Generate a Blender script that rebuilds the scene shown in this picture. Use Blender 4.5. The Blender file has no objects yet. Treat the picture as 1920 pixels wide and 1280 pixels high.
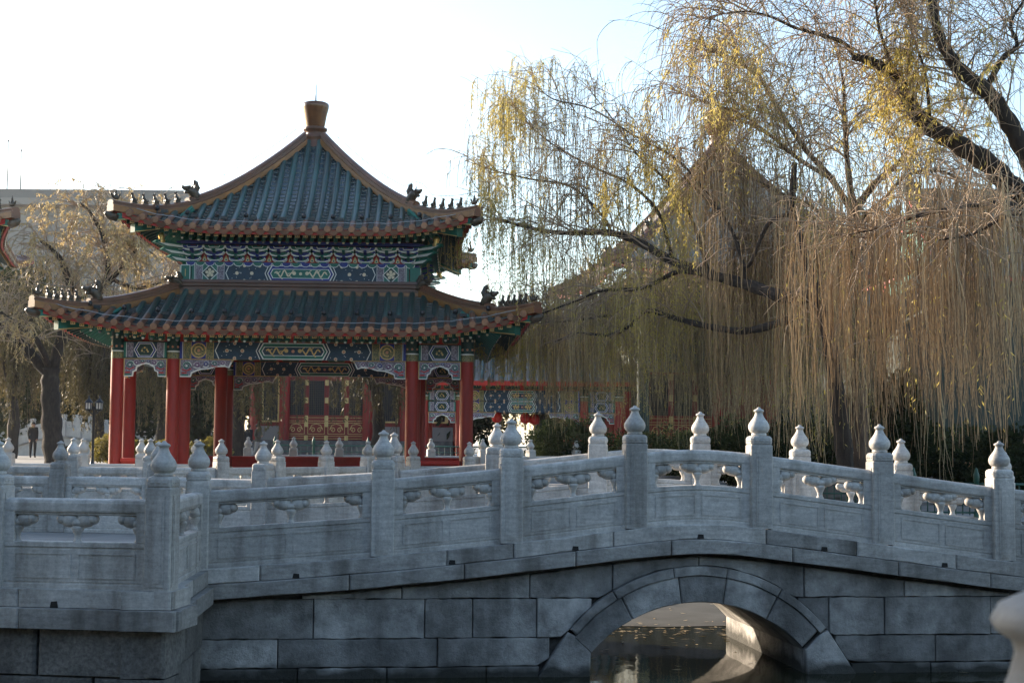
import bpy, bmesh, math, random
import numpy as np
from mathutils import Vector, Matrix

# ------------------------------------------------------------------ camera, sky, sun, exposure
SC = bpy.context.scene
COL = SC.collection
FPX, EYE = 2700.0, 2.3
PITCH, ROLL = math.atan(195 / 2700.0), math.radians(0.5)
cam_data = bpy.data.cameras.new("camera")
cam_data.lens = FPX / 1920 * 36
cam_data.sensor_width = 36
cam_data.clip_start, cam_data.clip_end = 0.1, 6000
cam_data.dof.use_dof = True
cam_data.dof.focus_distance = 24
cam_data.dof.aperture_fstop = 13
cam = bpy.data.objects.new("camera", cam_data)
COL.objects.link(cam)
cam.matrix_world = (Matrix.Translation((0, 0, EYE)) @ Matrix.Rotation(math.pi / 2 + PITCH, 4, 'X')
                    @ Matrix.Rotation(ROLL, 4, 'Z'))
SC.camera = cam

SUN_AZ, SUN_EL = math.radians(54), math.radians(16)      # left of the view direction, above the horizon
SUN_DIR = Vector((-math.sin(SUN_AZ) * math.cos(SUN_EL), math.cos(SUN_AZ) * math.cos(SUN_EL), math.sin(SUN_EL)))
world = bpy.data.worlds.new("World")
SC.world = world
world.use_nodes = True
wn = world.node_tree
sky = wn.nodes.new("ShaderNodeTexSky")
sky.sky_type = 'NISHITA'
sky.sun_disc = False
sky.sun_elevation = SUN_EL
sky.sun_rotation = -SUN_AZ
sky.altitude = 50
sky.air_density, sky.dust_density, sky.ozone_density = 1.0, 0.9, 1.0
wn.nodes["Background"].inputs[1].default_value = 0.15
wn.links.new(sky.outputs[0], wn.nodes["Background"].inputs[0])

sun_data = bpy.data.lights.new("sun", 'SUN')
sun_data.energy = 5.0
sun_data.angle = math.radians(0.53)
sun_data.color = (1.0, 0.84, 0.66)
sun = bpy.data.objects.new("sun", sun_data)
sun.rotation_euler = SUN_DIR.to_track_quat('Z', 'Y').to_euler()
sun.location = (-30, 30, 30)
COL.objects.link(sun)

SC.view_settings.view_transform = 'Standard'
SC.view_settings.look = 'None'
SC.view_settings.exposure = 1.35
SC.view_settings.gamma = 1.0
SC.view_settings.use_curve_mapping = False
SC.cycles.use_denoising = True
SC.cycles.max_bounces = 6
SC.cycles.transparent_max_bounces = 8

RNG = random.Random(7)
NP = np.random.RandomState(11)


def at(x, y, Y):
    """world point seen at photo pixel (x, y) when it stands Y metres ahead"""
    dx, dy = x - 960, 640 - y
    a = dx * math.cos(ROLL) - dy * math.sin(ROLL)
    b = dx * math.sin(ROLL) + dy * math.cos(ROLL)
    d = Vector((a, FPX * math.cos(PITCH) - b * math.sin(PITCH), FPX * math.sin(PITCH) + b * math.cos(PITCH)))
    return Vector((0, 0, EYE)) + d * (Y / d.y)


# ------------------------------------------------------------------ materials
MATS = {}


def nodes_of(name):
    m = bpy.data.materials.new(name)
    m.use_nodes = True
    nt = m.node_tree
    return m, nt, nt.nodes["Principled BSDF"]


def mat(name, col, rough=0.6, var=0.0, scale=8.0, bump=0.0, bscale=40.0, col2=None, metallic=0.0, spec=0.5,
        stretch=(1, 1, 1), streak=None, coat=0.0, space='Object', detail=6.0, wet=False, objrand=0.0):
    """base colour with noise variation towards col2, optional vertical streak stains, optional bump"""
    m, nt, b = nodes_of(name)
    N, Lk = nt.nodes, nt.links
    b.inputs["Roughness"].default_value = rough
    b.inputs["Metallic"].default_value = metallic
    b.inputs["Specular IOR Level"].default_value = spec
    b.inputs["Coat Weight"].default_value = coat
    b.inputs["Coat Roughness"].default_value = 0.12
    tc = N.new("ShaderNodeTexCoord")
    geo = N.new("ShaderNodeNewGeometry")
    src = geo.outputs["Position"] if space == 'World' else tc.outputs["Object"]
    out = None
    c1 = (*col, 1)
    if col2 is None:
        col2 = tuple(c * (1 - var) for c in col)
    if var > 0 or streak:
        mp = N.new("ShaderNodeMapping")
        mp.inputs["Scale"].default_value = stretch
        Lk.new(src, mp.inputs[0])
        nz = N.new("ShaderNodeTexNoise")
        nz.inputs["Scale"].default_value = scale
        nz.inputs["Detail"].default_value = detail
        nz.inputs["Roughness"].default_value = 0.65
        Lk.new(mp.outputs[0], nz.inputs[0])
        rp = N.new("ShaderNodeValToRGB")
        rp.color_ramp.elements[0].position = 0.34
        rp.color_ramp.elements[1].position = 0.66
        rp.color_ramp.elements[0].color = (*col2, 1)
        rp.color_ramp.elements[1].color = c1
        Lk.new(nz.outputs[0], rp.inputs[0])
        out = rp.outputs[0]
        # a slow blotch over it
        n2 = N.new("ShaderNodeTexNoise")
        n2.inputs["Scale"].default_value = scale * 0.17
        n2.inputs["Detail"].default_value = 3
        Lk.new(src, n2.inputs[0])
        r2 = N.new("ShaderNodeMapRange")
        r2.inputs[1].default_value, r2.inputs[2].default_value = 0.3, 0.7
        r2.inputs[3].default_value, r2.inputs[4].default_value = 1 - var * 0.8, 1.06
        Lk.new(n2.outputs[0], r2.inputs[0])
        mx = N.new("ShaderNodeMix")
        mx.data_type = 'RGBA'
        mx.blend_type = 'MULTIPLY'
        mx.inputs[0].default_value = 1
        Lk.new(out, mx.inputs[6])
        Lk.new(r2.outputs[0], mx.inputs[7])
        out = mx.outputs[2]
        if streak:
            mp2 = N.new("ShaderNodeMapping")
            mp2.inputs["Scale"].default_value = (streak[1], streak[1], streak[1] * 0.09)
            Lk.new(src, mp2.inputs[0])
            n3 = N.new("ShaderNodeTexNoise")
            n3.inputs["Scale"].default_value = 1
            n3.inputs["Detail"].default_value = 5
            Lk.new(mp2.outputs[0], n3.inputs[0])
            r3 = N.new("ShaderNodeMapRange")
            r3.inputs[1].default_value, r3.inputs[2].default_value = 0.5, 0.72
            r3.inputs[3].default_value, r3.inputs[4].default_value = 0, streak[2]
            Lk.new(n3.outputs[0], r3.inputs[0])
            m3 = N.new("ShaderNodeMix")
            m3.data_type = 'RGBA'
            Lk.new(r3.outputs[0], m3.inputs[0])
            Lk.new(out, m3.inputs[6])
            m3.inputs[7].default_value = (*streak[0], 1)
            out = m3.outputs[2]
        if objrand:
            oi = N.new("ShaderNodeObjectInfo")
            r5 = N.new("ShaderNodeMapRange")
            r5.inputs[3].default_value, r5.inputs[4].default_value = 1 - objrand, 1 + objrand * 0.5
            Lk.new(oi.outputs["Random"], r5.inputs[0])
            m5 = N.new("ShaderNodeMix")
            m5.data_type = 'RGBA'
            m5.blend_type = 'MULTIPLY'
            m5.inputs[0].default_value = 1
            Lk.new(out, m5.inputs[6])
            Lk.new(r5.outputs[0], m5.inputs[7])
            out = m5.outputs[2]
        if wet:      # algae-dark band just above the water line, ragged edge
            sx = N.new("ShaderNodeSeparateXYZ")
            Lk.new(geo.outputs["Position"], sx.inputs[0])
            n4 = N.new("ShaderNodeTexNoise")
            n4.inputs["Scale"].default_value = 3.5
            Lk.new(geo.outputs["Position"], n4.inputs[0])
            ad = N.new("ShaderNodeMath")
            ad.operation = 'MULTIPLY_ADD'
            Lk.new(n4.outputs[0], ad.inputs[0])
            ad.inputs[1].default_value = -0.30
            Lk.new(sx.outputs[2], ad.inputs[2])
            r4 = N.new("ShaderNodeMapRange")
            r4.inputs[1].default_value, r4.inputs[2].default_value = -0.10, 0.0
            r4.inputs[3].default_value, r4.inputs[4].default_value = 0.9, 0.0
            Lk.new(ad.outputs[0], r4.inputs[0])
            m4 = N.new("ShaderNodeMix")
            m4.data_type = 'RGBA'
            Lk.new(r4.outputs[0], m4.inputs[0])
            Lk.new(out, m4.inputs[6])
            m4.inputs[7].default_value = (0.022, 0.022, 0.016, 1)
            out = m4.outputs[2]
        Lk.new(out, b.inputs["Base Color"])
    else:
        b.inputs["Base Color"].default_value = c1
    if bump > 0 and name.startswith("marble"):
        # pale and dark lichen specks
        nl = N.new("ShaderNodeTexNoise")
        nl.inputs["Scale"].default_value = 26
        nl.inputs["Detail"].default_value = 7
        nl.inputs["Roughness"].default_value = 0.8
        Lk.new(src, nl.inputs[0])
        rl = N.new("ShaderNodeValToRGB")
        rl.color_ramp.elements[0].position, rl.color_ramp.elements[1].position = 0.36, 0.64
        rl.color_ramp.elements[0].color, rl.color_ramp.elements[1].color = (0.66, 0.65, 0.64, 1), (1.16, 1.15, 1.13, 1)
        Lk.new(nl.outputs[0], rl.inputs[0])
        ml = N.new("ShaderNodeMix")
        ml.data_type = 'RGBA'
        ml.blend_type = 'MULTIPLY'
        ml.inputs[0].default_value = 0.75
        Lk.new(out, ml.inputs[6])
        Lk.new(rl.outputs[0], ml.inputs[7])
        Lk.new(ml.outputs[2], b.inputs["Base Color"])
    if bump > 0:
        nb = N.new("ShaderNodeTexNoise")
        nb.inputs["Scale"].default_value = bscale
        nb.inputs["Detail"].default_value = 8
        nb.inputs["Roughness"].default_value = 0.7
        Lk.new(src, nb.inputs[0])
        bp = N.new("ShaderNodeBump")
        bp.inputs["Strength"].default_value = bump
        bp.inputs["Distance"].default_value = 0.02
        Lk.new(nb.outputs[0], bp.inputs["Height"])
        Lk.new(bp.outputs[0], b.inputs["Normal"])
    MATS[name] = m
    return m


def leaf_mat(name, cola, colb, trans=0.5, rough=0.5):
    """leaf: colour varies leaf by leaf through the mesh attribute 'tint', light passes through"""
    m, nt, b = nodes_of(name)
    N, Lk = nt.nodes, nt.links
    at_ = N.new("ShaderNodeAttribute")
    at_.attribute_name = "tint"
    rp = N.new("ShaderNodeValToRGB")
    rp.color_ramp.elements[0].color = (*cola, 1)
    rp.color_ramp.elements[1].color = (*colb, 1)
    Lk.new(at_.outputs["Fac"], rp.inputs[0])
    Lk.new(rp.outputs[0], b.inputs["Base Color"])
    b.inputs["Roughness"].default_value = rough
    b.inputs["Specular IOR Level"].default_value = 0.3 if rough < 0.8 else 0.05
    if trans > 0:
        tr = N.new("ShaderNodeBsdfTranslucent")
        Lk.new(rp.outputs[0], tr.inputs[0])
        ms = N.new("ShaderNodeMixShader")
        ms.inputs[0].default_value = trans
        Lk.new(b.outputs[0], ms.inputs[1])
        Lk.new(tr.outputs[0], ms.inputs[2])
        Lk.new(ms.outputs[0], N["Material Output"].inputs[0])
    MATS[name] = m
    return m


mat("marble", (0.68, 0.65, 0.605), 0.62, var=0.30, scale=5, bump=0.25, bscale=60, col2=(0.50, 0.475, 0.44),
    streak=((0.15, 0.132, 0.108), 4.0, 0.75), stretch=(0.7, 0.7, 6), space='World', objrand=0.24)
mat("marble_old", (0.56, 0.535, 0.495), 0.7, var=0.35, scale=7, bump=0.4, bscale=45, col2=(0.36, 0.34, 0.315),
    streak=((0.10, 0.088, 0.072), 3.2, 0.85), stretch=(0.7, 0.7, 3), space='World', objrand=0.34)
mat("marble_far", (0.60, 0.57, 0.52), 0.7, var=0.2, scale=5, space='World')
for i, k in enumerate((1.0, 0.74, 1.2)):
    mat(f"ashlar{i}", (0.56 * k, 0.535 * k, 0.50 * k), 0.85, var=0.6, scale=4, bump=1.0, bscale=30,
        col2=(0.22 * k, 0.21 * k, 0.195 * k), streak=((0.055, 0.050, 0.043), 2.2, 0.75), space='World', wet=True, objrand=0.30)
for i, k in enumerate((1.0, 0.82)):
    mat(f"granite{i}", (0.30 * k, 0.28 * k, 0.25 * k), 0.9, var=0.4, scale=30, bump=1.0, bscale=55,
        col2=(0.13 * k, 0.12 * k, 0.108 * k), streak=((0.05, 0.045, 0.04), 2.0, 0.6), space='World')
mat("mortar", (0.15, 0.138, 0.12), 0.95, var=0.4, scale=20, bump=0.6, bscale=60, space='World')
mat("drain_dark", (0.02, 0.018, 0.016), 0.95)
mat("paving", (0.36, 0.345, 0.32), 0.85, var=0.3, scale=1.2, bump=0.3, bscale=14, space='World')
mat("soil", (0.20, 0.18, 0.15), 0.95, var=0.5, scale=0.5, bump=0.5, bscale=6, col2=(0.12, 0.105, 0.08), space='World')
mat("rock", (0.19, 0.18, 0.165), 0.9, var=0.5, scale=4, bump=0.8, bscale=10)

mat("tile_teal", (0.032, 0.110, 0.098), 0.28, var=0.55, scale=7, bump=0.2, bscale=22, col2=(0.050, 0.078, 0.075), space='World', objrand=0.35)
mat("tile_pan", (0.022, 0.052, 0.060), 0.15, var=0.4, scale=10, space='World')
mat("tile_brown", (0.235, 0.092, 0.048), 0.36, var=0.5, scale=11, bump=0.15, bscale=50, col2=(0.16, 0.085, 0.052), space='World', objrand=0.35)
mat("tile_disc", (0.42, 0.20, 0.09), 0.4, var=0.4, scale=30, col2=(0.27, 0.12, 0.055), space='World', objrand=0.3)
mat("tile_amber", (0.32, 0.14, 0.035), 0.35, var=0.4, scale=8, col2=(0.20, 0.09, 0.03), space='World')
mat("tile_grey", (0.33, 0.295, 0.25), 0.75, var=0.3, scale=4, space='World')
mat("beast", (0.125, 0.075, 0.045), 0.4, var=0.5, scale=20, col2=(0.05, 0.06, 0.045), space='World')
mat("red_paint", (0.36, 0.016, 0.008), 0.52, var=0.3, scale=6, bump=0.15, bscale=20, col2=(0.21, 0.012, 0.008), stretch=(1, 1, 0.25))
mat("red_board", (0.50, 0.022, 0.012), 0.5, var=0.2, scale=8)
mat("red_wall", (0.27, 0.028, 0.020), 0.65, var=0.25, scale=3)
mat("paint_green", (0.014, 0.170, 0.125), 0.5, var=0.25, scale=18)
mat("paint_dark_green", (0.008, 0.050, 0.044), 0.55, var=0.3, scale=18)
mat("paint_blue", (0.016, 0.036, 0.27), 0.5, var=0.25, scale=18)
mat("paint_navy", (0.008, 0.046, 0.090), 0.5, var=0.3, scale=18)
mat("paint_white", (0.80, 0.82, 0.78), 0.55, var=0.12, scale=18)
mat("paint_gold", (0.74, 0.52, 0.19), 0.42, var=0.25, scale=20)
mat("paint_lilac", (0.40, 0.38, 0.44), 0.55, var=0.5, scale=38, col2=(0.085, 0.055, 0.10), detail=2.0)
mat("paint_purple", (0.16, 0.05, 0.17), 0.55)
mat("paint_cream", (0.70, 0.62, 0.45), 0.55)
mat("paint_rose", (0.55, 0.25, 0.15), 0.55)
mat("gold_fret", (0.40, 0.32, 0.12), 0.5, var=0.6, scale=38, col2=(0.015, 0.075, 0.060), detail=2.0)
mat("brass", (0.75, 0.52, 0.20), 0.3, metallic=0.8)
mat("finial_glaze", (0.17, 0.070, 0.028), 0.25, var=0.45, scale=5, col2=(0.11, 0.045, 0.022))
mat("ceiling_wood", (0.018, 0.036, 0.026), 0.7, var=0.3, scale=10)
mat("wire", (0.10, 0.10, 0.105), 0.5)
mat("cable", (0.34, 0.36, 0.38), 0.5)
mat("lamp_black", (0.012, 0.014, 0.018), 0.35)
mat("lamp_glass", (0.80, 0.72, 0.62), 0.3)
mat("fence_green", (0.012, 0.085, 0.062), 0.45, var=0.2, scale=10)
mat("concrete", (0.25, 0.225, 0.20), 0.85, var=0.12, scale=0.4, space='World')
mat("concrete_pale", (0.31, 0.28, 0.245), 0.85, var=0.1, scale=0.4, space='World')
mat("window_glass", (0.10, 0.20, 0.26), 0.08)
mat("bark", (0.060, 0.046, 0.036), 0.95, var=0.5, scale=14, bump=0.9, bscale=22, col2=(0.025, 0.020, 0.016), stretch=(1, 1, 0.3), space='World')
mat("bark_pale", (0.16, 0.105, 0.070), 0.95, var=0.5, scale=14, bump=0.8, bscale=22, col2=(0.075, 0.05, 0.035), stretch=(1, 1, 0.3), space='World')
mat("twig", (0.34, 0.255, 0.18), 0.8)
leaf_mat("strand_brown", (0.115, 0.070, 0.036), (0.66, 0.47, 0.26), 0.0, 0.5)
leaf_mat("strand_olive", (0.14, 0.108, 0.054), (0.70, 0.55, 0.31), 0.0, 0.5)
leaf_mat("leaf_yellow", (0.26, 0.24, 0.07), (0.62, 0.50, 0.14), 0.5)
leaf_mat("leaf_olive", (0.10, 0.11, 0.035), (0.32, 0.26, 0.09), 0.45)
leaf_mat("leaf_brown", (0.26, 0.18, 0.09), (0.60, 0.46, 0.22), 0.45)
leaf_mat("leaf_shaded", (0.050, 0.046, 0.018), (0.17, 0.135, 0.055), 0.35)  # darker leaf copy for far willows; background shade is put into the colour
leaf_mat("strand_shaded", (0.050, 0.038, 0.020), (0.17, 0.13, 0.070), 0.0, 0.7)  # twigs of the same far willows, darkened to stand in for shade
leaf_mat("leaf_evergreen", (0.014, 0.024, 0.010), (0.050, 0.062, 0.026), 0.2, 0.95)
leaf_mat("leaf_hedge", (0.10, 0.095, 0.020), (0.26, 0.21, 0.05), 0.35)
leaf_mat("leaf_fallen", (0.30, 0.20, 0.09), (0.55, 0.44, 0.28), 0.1)
mat("lantern_red", (0.55, 0.020, 0.012), 0.5)
mat("bamboo", (0.55, 0.27, 0.10), 0.6)
mat("cloth_black", (0.012, 0.013, 0.016), 0.9)
mat("cloth_khaki", (0.10, 0.085, 0.06), 0.9)
mat("cloth_pale", (0.36, 0.33, 0.29), 0.9)
mat("skin", (0.42, 0.24, 0.16), 0.6)
mat("hair", (0.015, 0.012, 0.010), 0.6)

# water: dark, slightly rippled mirror
m, nt, b = nodes_of("water")
b.inputs["Base Color"].default_value = (0.020, 0.021, 0.010, 1)
b.inputs["Roughness"].default_value = 0.04
b.inputs["IOR"].default_value = 1.33
g_ = nt.nodes.new("ShaderNodeNewGeometry")
mp_ = nt.nodes.new("ShaderNodeMapping")
mp_.inputs["Scale"].default_value = (1.2, 0.5, 1)
nz_ = nt.nodes.new("ShaderNodeTexNoise")
nz_.inputs["Scale"].default_value = 2.0
nz_.inputs["Detail"].default_value = 4
bp_ = nt.nodes.new("ShaderNodeBump")
bp_.inputs["Strength"].default_value = 0.06
bp_.inputs["Distance"].default_value = 0.05
nt.links.new(g_.outputs["Position"], mp_.inputs[0])
nt.links.new(mp_.outputs[0], nz_.inputs[0])
nt.links.new(nz_.outputs[0], bp_.inputs["Height"])
nt.links.new(bp_.outputs[0], b.inputs["Normal"])
MATS["water"] = m
mat("ice", (0.13, 0.13, 0.12), 0.85, spec=0.15, var=0.35, scale=1.5, bump=0.15, bscale=8, space='World')


# ------------------------------------------------------------------ mesh helpers
class MB:
    """collects shapes; build() links them as ONE mesh object"""

    def __init__(s):
        s.v, s.f, s.m, s.s = [], [], [], []

    def add(s, vs, fs, mi=0, sm=False):
        o = len(s.v)
        s.v.extend([tuple(p) for p in vs])
        for f in fs:
            s.f.append(tuple(o + i for i in f))
            s.m.append(mi)
            s.s.append(sm)

    def box(s, x0, x1, y0, y1, z0, z1, mi=0):
        s.add([(x0, y0, z0), (x1, y0, z0), (x1, y1, z0), (x0, y1, z0), (x0, y0, z1), (x1, y0, z1), (x1, y1, z1), (x0, y1, z1)],
              [(0, 3, 2, 1), (4, 5, 6, 7), (0, 1, 5, 4), (1, 2, 6, 5), (2, 3, 7, 6), (3, 0, 4, 7)], mi)

    def cbox(s, x0, x1, y0, y1, z0, z1, c, mi=0):
        """box with chamfered vertical and top edges"""
        ring = [(x0 + c, y0), (x1 - c, y0), (x1, y0 + c), (x1, y1 - c), (x1 - c, y1), (x0 + c, y1), (x0, y1 - c), (x0, y0 + c)]
        cx, cy = (x0 + x1) / 2, (y0 + y1) / 2
        kx, ky = 1 - 2 * c / (x1 - x0), 1 - 2 * c / (y1 - y0)
        top = [(cx + (x - cx) * kx, cy + (y - cy) * ky) for x, y in ring]
        vs = [(x, y, z0) for x, y in ring] + [(x, y, z1 - c) for x, y in ring] + [(x, y, z1) for x, y in top]
        fs = [tuple(range(7, -1, -1)), tuple(range(16, 24))]
        for r in (0, 8):
            for i in range(8):
                j = (i + 1) % 8
                fs.append((r + i, r + j, r + 8 + j, r + 8 + i))
        s.add(vs, fs, mi)

    def lathe(s, prof, seg=16, c=(0, 0, 0), mi=0, sm=True, gad=None, caps=True):
        """prof: (radius, z); gad: function(z, angle) -> radius factor"""
        vs, fs = [], []
        n = len(prof)
        for r, z in prof:
            for k in range(seg):
                a = 2 * math.pi * k / seg
                q = r * (gad(z, a) if gad else 1)
                vs.append((c[0] + q * math.cos(a), c[1] + q * math.sin(a), c[2] + z))
        for i in range(n - 1):
            for k in range(seg):
                j = (k + 1) % seg
                fs.append((i * seg + k, i * seg + j, (i + 1) * seg + j, (i + 1) * seg + k))
        s.add(vs, fs, mi, sm)
        if caps:
            s.add(vs[:seg], [tuple(range(seg - 1, -1, -1))], mi)
            s.add(vs[-seg:], [tuple(range(seg))], mi)

    def tube(s, pts, radii, seg=6, mi=0, sm=True):
        pts = [Vector(p) for p in pts]
        if not hasattr(radii, '__len__'):
            radii = [radii] * len(pts)
        vs, fs = [], []
        up = Vector((0.13, 0.21, 1)).normalized()
        for i, p in enumerate(pts):
            t = (pts[min(i + 1, len(pts) - 1)] - pts[max(i - 1, 0)])
            t = t.normalized() if t.length > 1e-9 else Vector((0, 0, 1))
            a = t.cross(up)
            if a.length < 0.1:
                a = t.cross(Vector((1, 0.2, 0)))
            a.normalize()
            b_ = a.cross(t)
            for k in range(seg):
                th = 2 * math.pi * k / seg
                vs.append(p + (a * math.cos(th) + b_ * math.sin(th)) * radii[i])
        n = len(pts)
        for i in range(n - 1):
            for k in range(seg):
                j = (k + 1) % seg
                fs.append((i * seg + k, i * seg + j, (i + 1) * seg + j, (i + 1) * seg + k))
        fs.append(tuple(range(seg - 1, -1, -1)))
        fs.append(tuple(range((n - 1) * seg, n * seg)))
        s.add(vs, fs, mi, sm)

    def prism(s, poly, fn, d0, d1, mi=0, inset=0.0, side=None):
        """poly (a, b) extruded between depths d0 (front) and d1; fn(a, b, d) -> point; inset chamfers the front"""
        n = len(poly)
        side = mi if side is None else side
        ca, cb = sum(p[0] for p in poly) / n, sum(p[1] for p in poly) / n
        vs = [fn(a, b, d1) for a, b in poly]
        fs = [tuple(range(n - 1, -1, -1))]
        if inset > 0:
            vs += [fn(a, b, d0 + inset) for a, b in poly]
            for a, b in poly:
                l = math.hypot(a - ca, b - cb) or 1
                q = max(0.0, 1 - inset * 1.3 / l)
                vs.append(fn(ca + (a - ca) * q, cb + (b - cb) * q, d0))
            rings = 3
        else:
            vs += [fn(a, b, d0) for a, b in poly]
            rings = 2
        s.add(vs, fs, mi)
        o = len(s.v) - len(vs)
        for r in range(rings - 1):
            for i in range(n):
                j = (i + 1) % n
                s.f.append((o + r * n + i, o + r * n + j, o + (r + 1) * n + j, o + (r + 1) * n + i))
                s.m.append(side)
                s.s.append(False)
        s.f.append(tuple(o + (rings - 1) * n + i for i in range(n)))
        s.m.append(mi)
        s.s.append(False)

    def ell(s, c, r, mi=0, seg=10, rings=6, rot=None):
        vs, fs = [], []
        for i in range(rings + 1):
            ph = math.pi * i / rings
            for k in range(seg):
                th = 2 * math.pi * k / seg
                p = Vector((r[0] * math.sin(ph) * math.cos(th), r[1] * math.sin(ph) * math.sin(th), r[2] * math.cos(ph)))
                if rot:
                    p = rot @ p
                vs.append(p + Vector(c))
        for i in range(rings):
            for k in range(seg):
                j = (k + 1) % seg
                fs.append((i * seg + k, (i + 1) * seg + k, (i + 1) * seg + j, i * seg + j))
        s.add(vs, fs, mi, True)

    # flat painted strokes in an x-z plane at depth y (facing -y)
    def rect(s, x0, x1, z0, z1, y, mi=0):
        s.add([(x0, y, z0), (x1, y, z0), (x1, y, z1), (x0, y, z1)], [(0, 1, 2, 3)], mi)

    def flat(s, poly, y, mi=0):
        s.add([(a, y, b) for a, b in poly], [tuple(range(len(poly)))], mi)

    def disc(s, x, z, r, y, mi=0, n=10):
        s.flat([(x + r * math.cos(2 * math.pi * k / n), z + r * math.sin(2 * math.pi * k / n)) for k in range(n)], y, mi)

    def stroke(s, pts, w, y, mi=0, closed=False):
        n = len(pts)
        vs = []
        for i in range(n):
            if closed:
                a, b_ = pts[i - 1], pts[(i + 1) % n]
            else:
                a, b_ = pts[max(i - 1, 0)], pts[min(i + 1, n - 1)]
            dx, dz = b_[0] - a[0], b_[1] - a[1]
            l = math.hypot(dx, dz) or 1
            nx, nz = -dz / l * w / 2, dx / l * w / 2
            vs += [(pts[i][0] + nx, y, pts[i][1] + nz), (pts[i][0] - nx, y, pts[i][1] - nz)]
        fs = []
        for i in range(n if closed else n - 1):
            j = (i + 1) % n
            fs.append((2 * i, 2 * i + 1, 2 * j + 1, 2 * j))
        s.add(vs, fs, mi)

    def mesh(s, name, mats, origin=None):
        me = bpy.data.meshes.new(name)
        v = s.v
        if origin is not None:
            v = [(p[0] - origin[0], p[1] - origin[1], p[2] - origin[2]) for p in v]
        me.from_pydata(v, [], s.f)
        me.polygons.foreach_set("material_index", s.m)
        me.polygons.foreach_set("use_smooth", s.s)
        for k in ([mats] if isinstance(mats, str) else mats):
            me.materials.append(MATS[k])
        me.update()
        return me

    def build(s, name, mats, parent=None, origin=None, **props):
        return link(name, s.mesh(name, mats, origin), parent, origin, **props)


def link(name, me, parent=None, loc=None, rotz=0.0, **props):
    o = bpy.data.objects.new(name, me)
    COL.objects.link(o)
    if parent is not None:
        o.parent = parent
    if loc is not None:
        o.location = loc
    if rotz:
        o.rotation_euler = (0, 0, rotz)
    for k, v in props.items():
        o[k] = v
    return o


def thing(name, label, category, loc=(0, 0, 0), rotz=0.0, group=None):
    o = link(name, None, None, loc, rotz, label=label, category=category)
    if group:
        o["group"] = group
    return o


def np_mesh(name, V, Fq, mats, mi=None, tint=None, smooth=False):
    """fast mesh from numpy arrays; Fq is (n, 3) or (n, 4)"""
    me = bpy.data.meshes.new(name)
    V = np.ascontiguousarray(V, dtype=np.float32)
    Fq = np.ascontiguousarray(Fq, dtype=np.int32)
    k = Fq.shape[1]
    me.vertices.add(len(V))
    me.vertices.foreach_set("co", V.ravel())
    me.loops.add(Fq.size)
    me.loops.foreach_set("vertex_index", Fq.ravel())
    me.polygons.add(len(Fq))
    me.polygons.foreach_set("loop_start", np.arange(0, Fq.size, k, dtype=np.int32))
    me.polygons.foreach_set("loop_total", np.full(len(Fq), k, dtype=np.int32))
    if smooth:
        me.polygons.foreach_set("use_smooth", np.ones(len(Fq), dtype=bool))
    if mi is not None:
        me.polygons.foreach_set("material_index", np.asarray(mi, dtype=np.int32))
    for m_ in ([mats] if isinstance(mats, str) else mats):
        me.materials.append(MATS[m_])
    if tint is not None:
        a = me.attributes.new("tint", 'FLOAT', 'FACE')
        a.data.foreach_set("value", np.asarray(tint, dtype=np.float32))
    me.update(calc_edges=True)
    me.validate()
    return me


def smooth_line(pts, n=6):
    """Catmull-Rom through the points"""
    P = [Vector(p) for p in pts]
    P = [P[0] * 2 - P[1]] + P + [P[-1] * 2 - P[-2]]
    out = []
    for i in range(1, len(P) - 2):
        for k in range(n):
            t = k / n
            out.append(0.5 * ((2 * P[i]) + (P[i + 1] - P[i - 1]) * t + (2 * P[i - 1] - 5 * P[i] + 4 * P[i + 1] - P[i + 2]) * t * t
                              + (3 * P[i] - P[i - 1] - 3 * P[i + 1] + P[i + 2]) * t ** 3))
    out.append(P[-2])
    return out


def interp(x, xs, ys):
    return float(np.interp(x, xs, ys))


# ================================================================== THE SETTING
def sheet(name, pts_rows, material, **props):
    """grid sheet from rows of points"""
    b = MB()
    nr, nc = len(pts_rows), len(pts_rows[0])
    vs = [p for r in pts_rows for p in r]
    fs = [(i * nc + j, i * nc + j + 1, (i + 1) * nc + j + 1, (i + 1) * nc + j) for i in range(nr - 1) for j in range(nc - 1)]
    b.add(vs, fs)
    return b.build(name, material, None, **props)


XS = [-3000, -60, -20, 0, 20, 60, 3000]
sheet("ground", [[(x, y, z) for x in XS] for y, z in
                 ((24.0, 1.12), (34, 1.14), (42, 1.25), (56, 1.48), (90, 1.6), (300, 1.6), (5000, 1.6))], "paving", kind="structure")
sheet("water", [[(x, y, 0.0) for x in (-200, 0, 200)] for y in (1.0, 14, 24.3)], "water", kind="structure")
sheet("ice", [[(x, y + (0.25 * math.sin(x * 0.9) + 0.2 * math.sin(x * 2.3 + 1) if y < 20 else 0), 0.006) for x in np.arange(-60, 60.5, 1.0)]
              for y in (18.55, 24.2)], "ice", kind="structure")
# far bank: stone quay wall in front of the ground
b = MB()
b.box(-200, 200, 23.9, 24.3, -0.6, 1.116)
b.build("quay_wall", "ashlar1", None, kind="structure")
# near bank under the camera
b = MB()
b.box(-60, 60, -60, 1.22, -0.6, 0.97)
b.build("near_bank", "paving", None, kind="structure")

# ------------------------------------------------------------------ balustrade kit
POST_H, POST_W = 0.95, 0.225


def gadroon(z, a):
    if 0.035 < z < 0.20:
        q = math.sin((z - 0.035) / 0.165 * math.pi)
        return 1 - 0.055 * q * (1 - abs(math.cos(6 * a))) ** 1.5
    return 1


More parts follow.
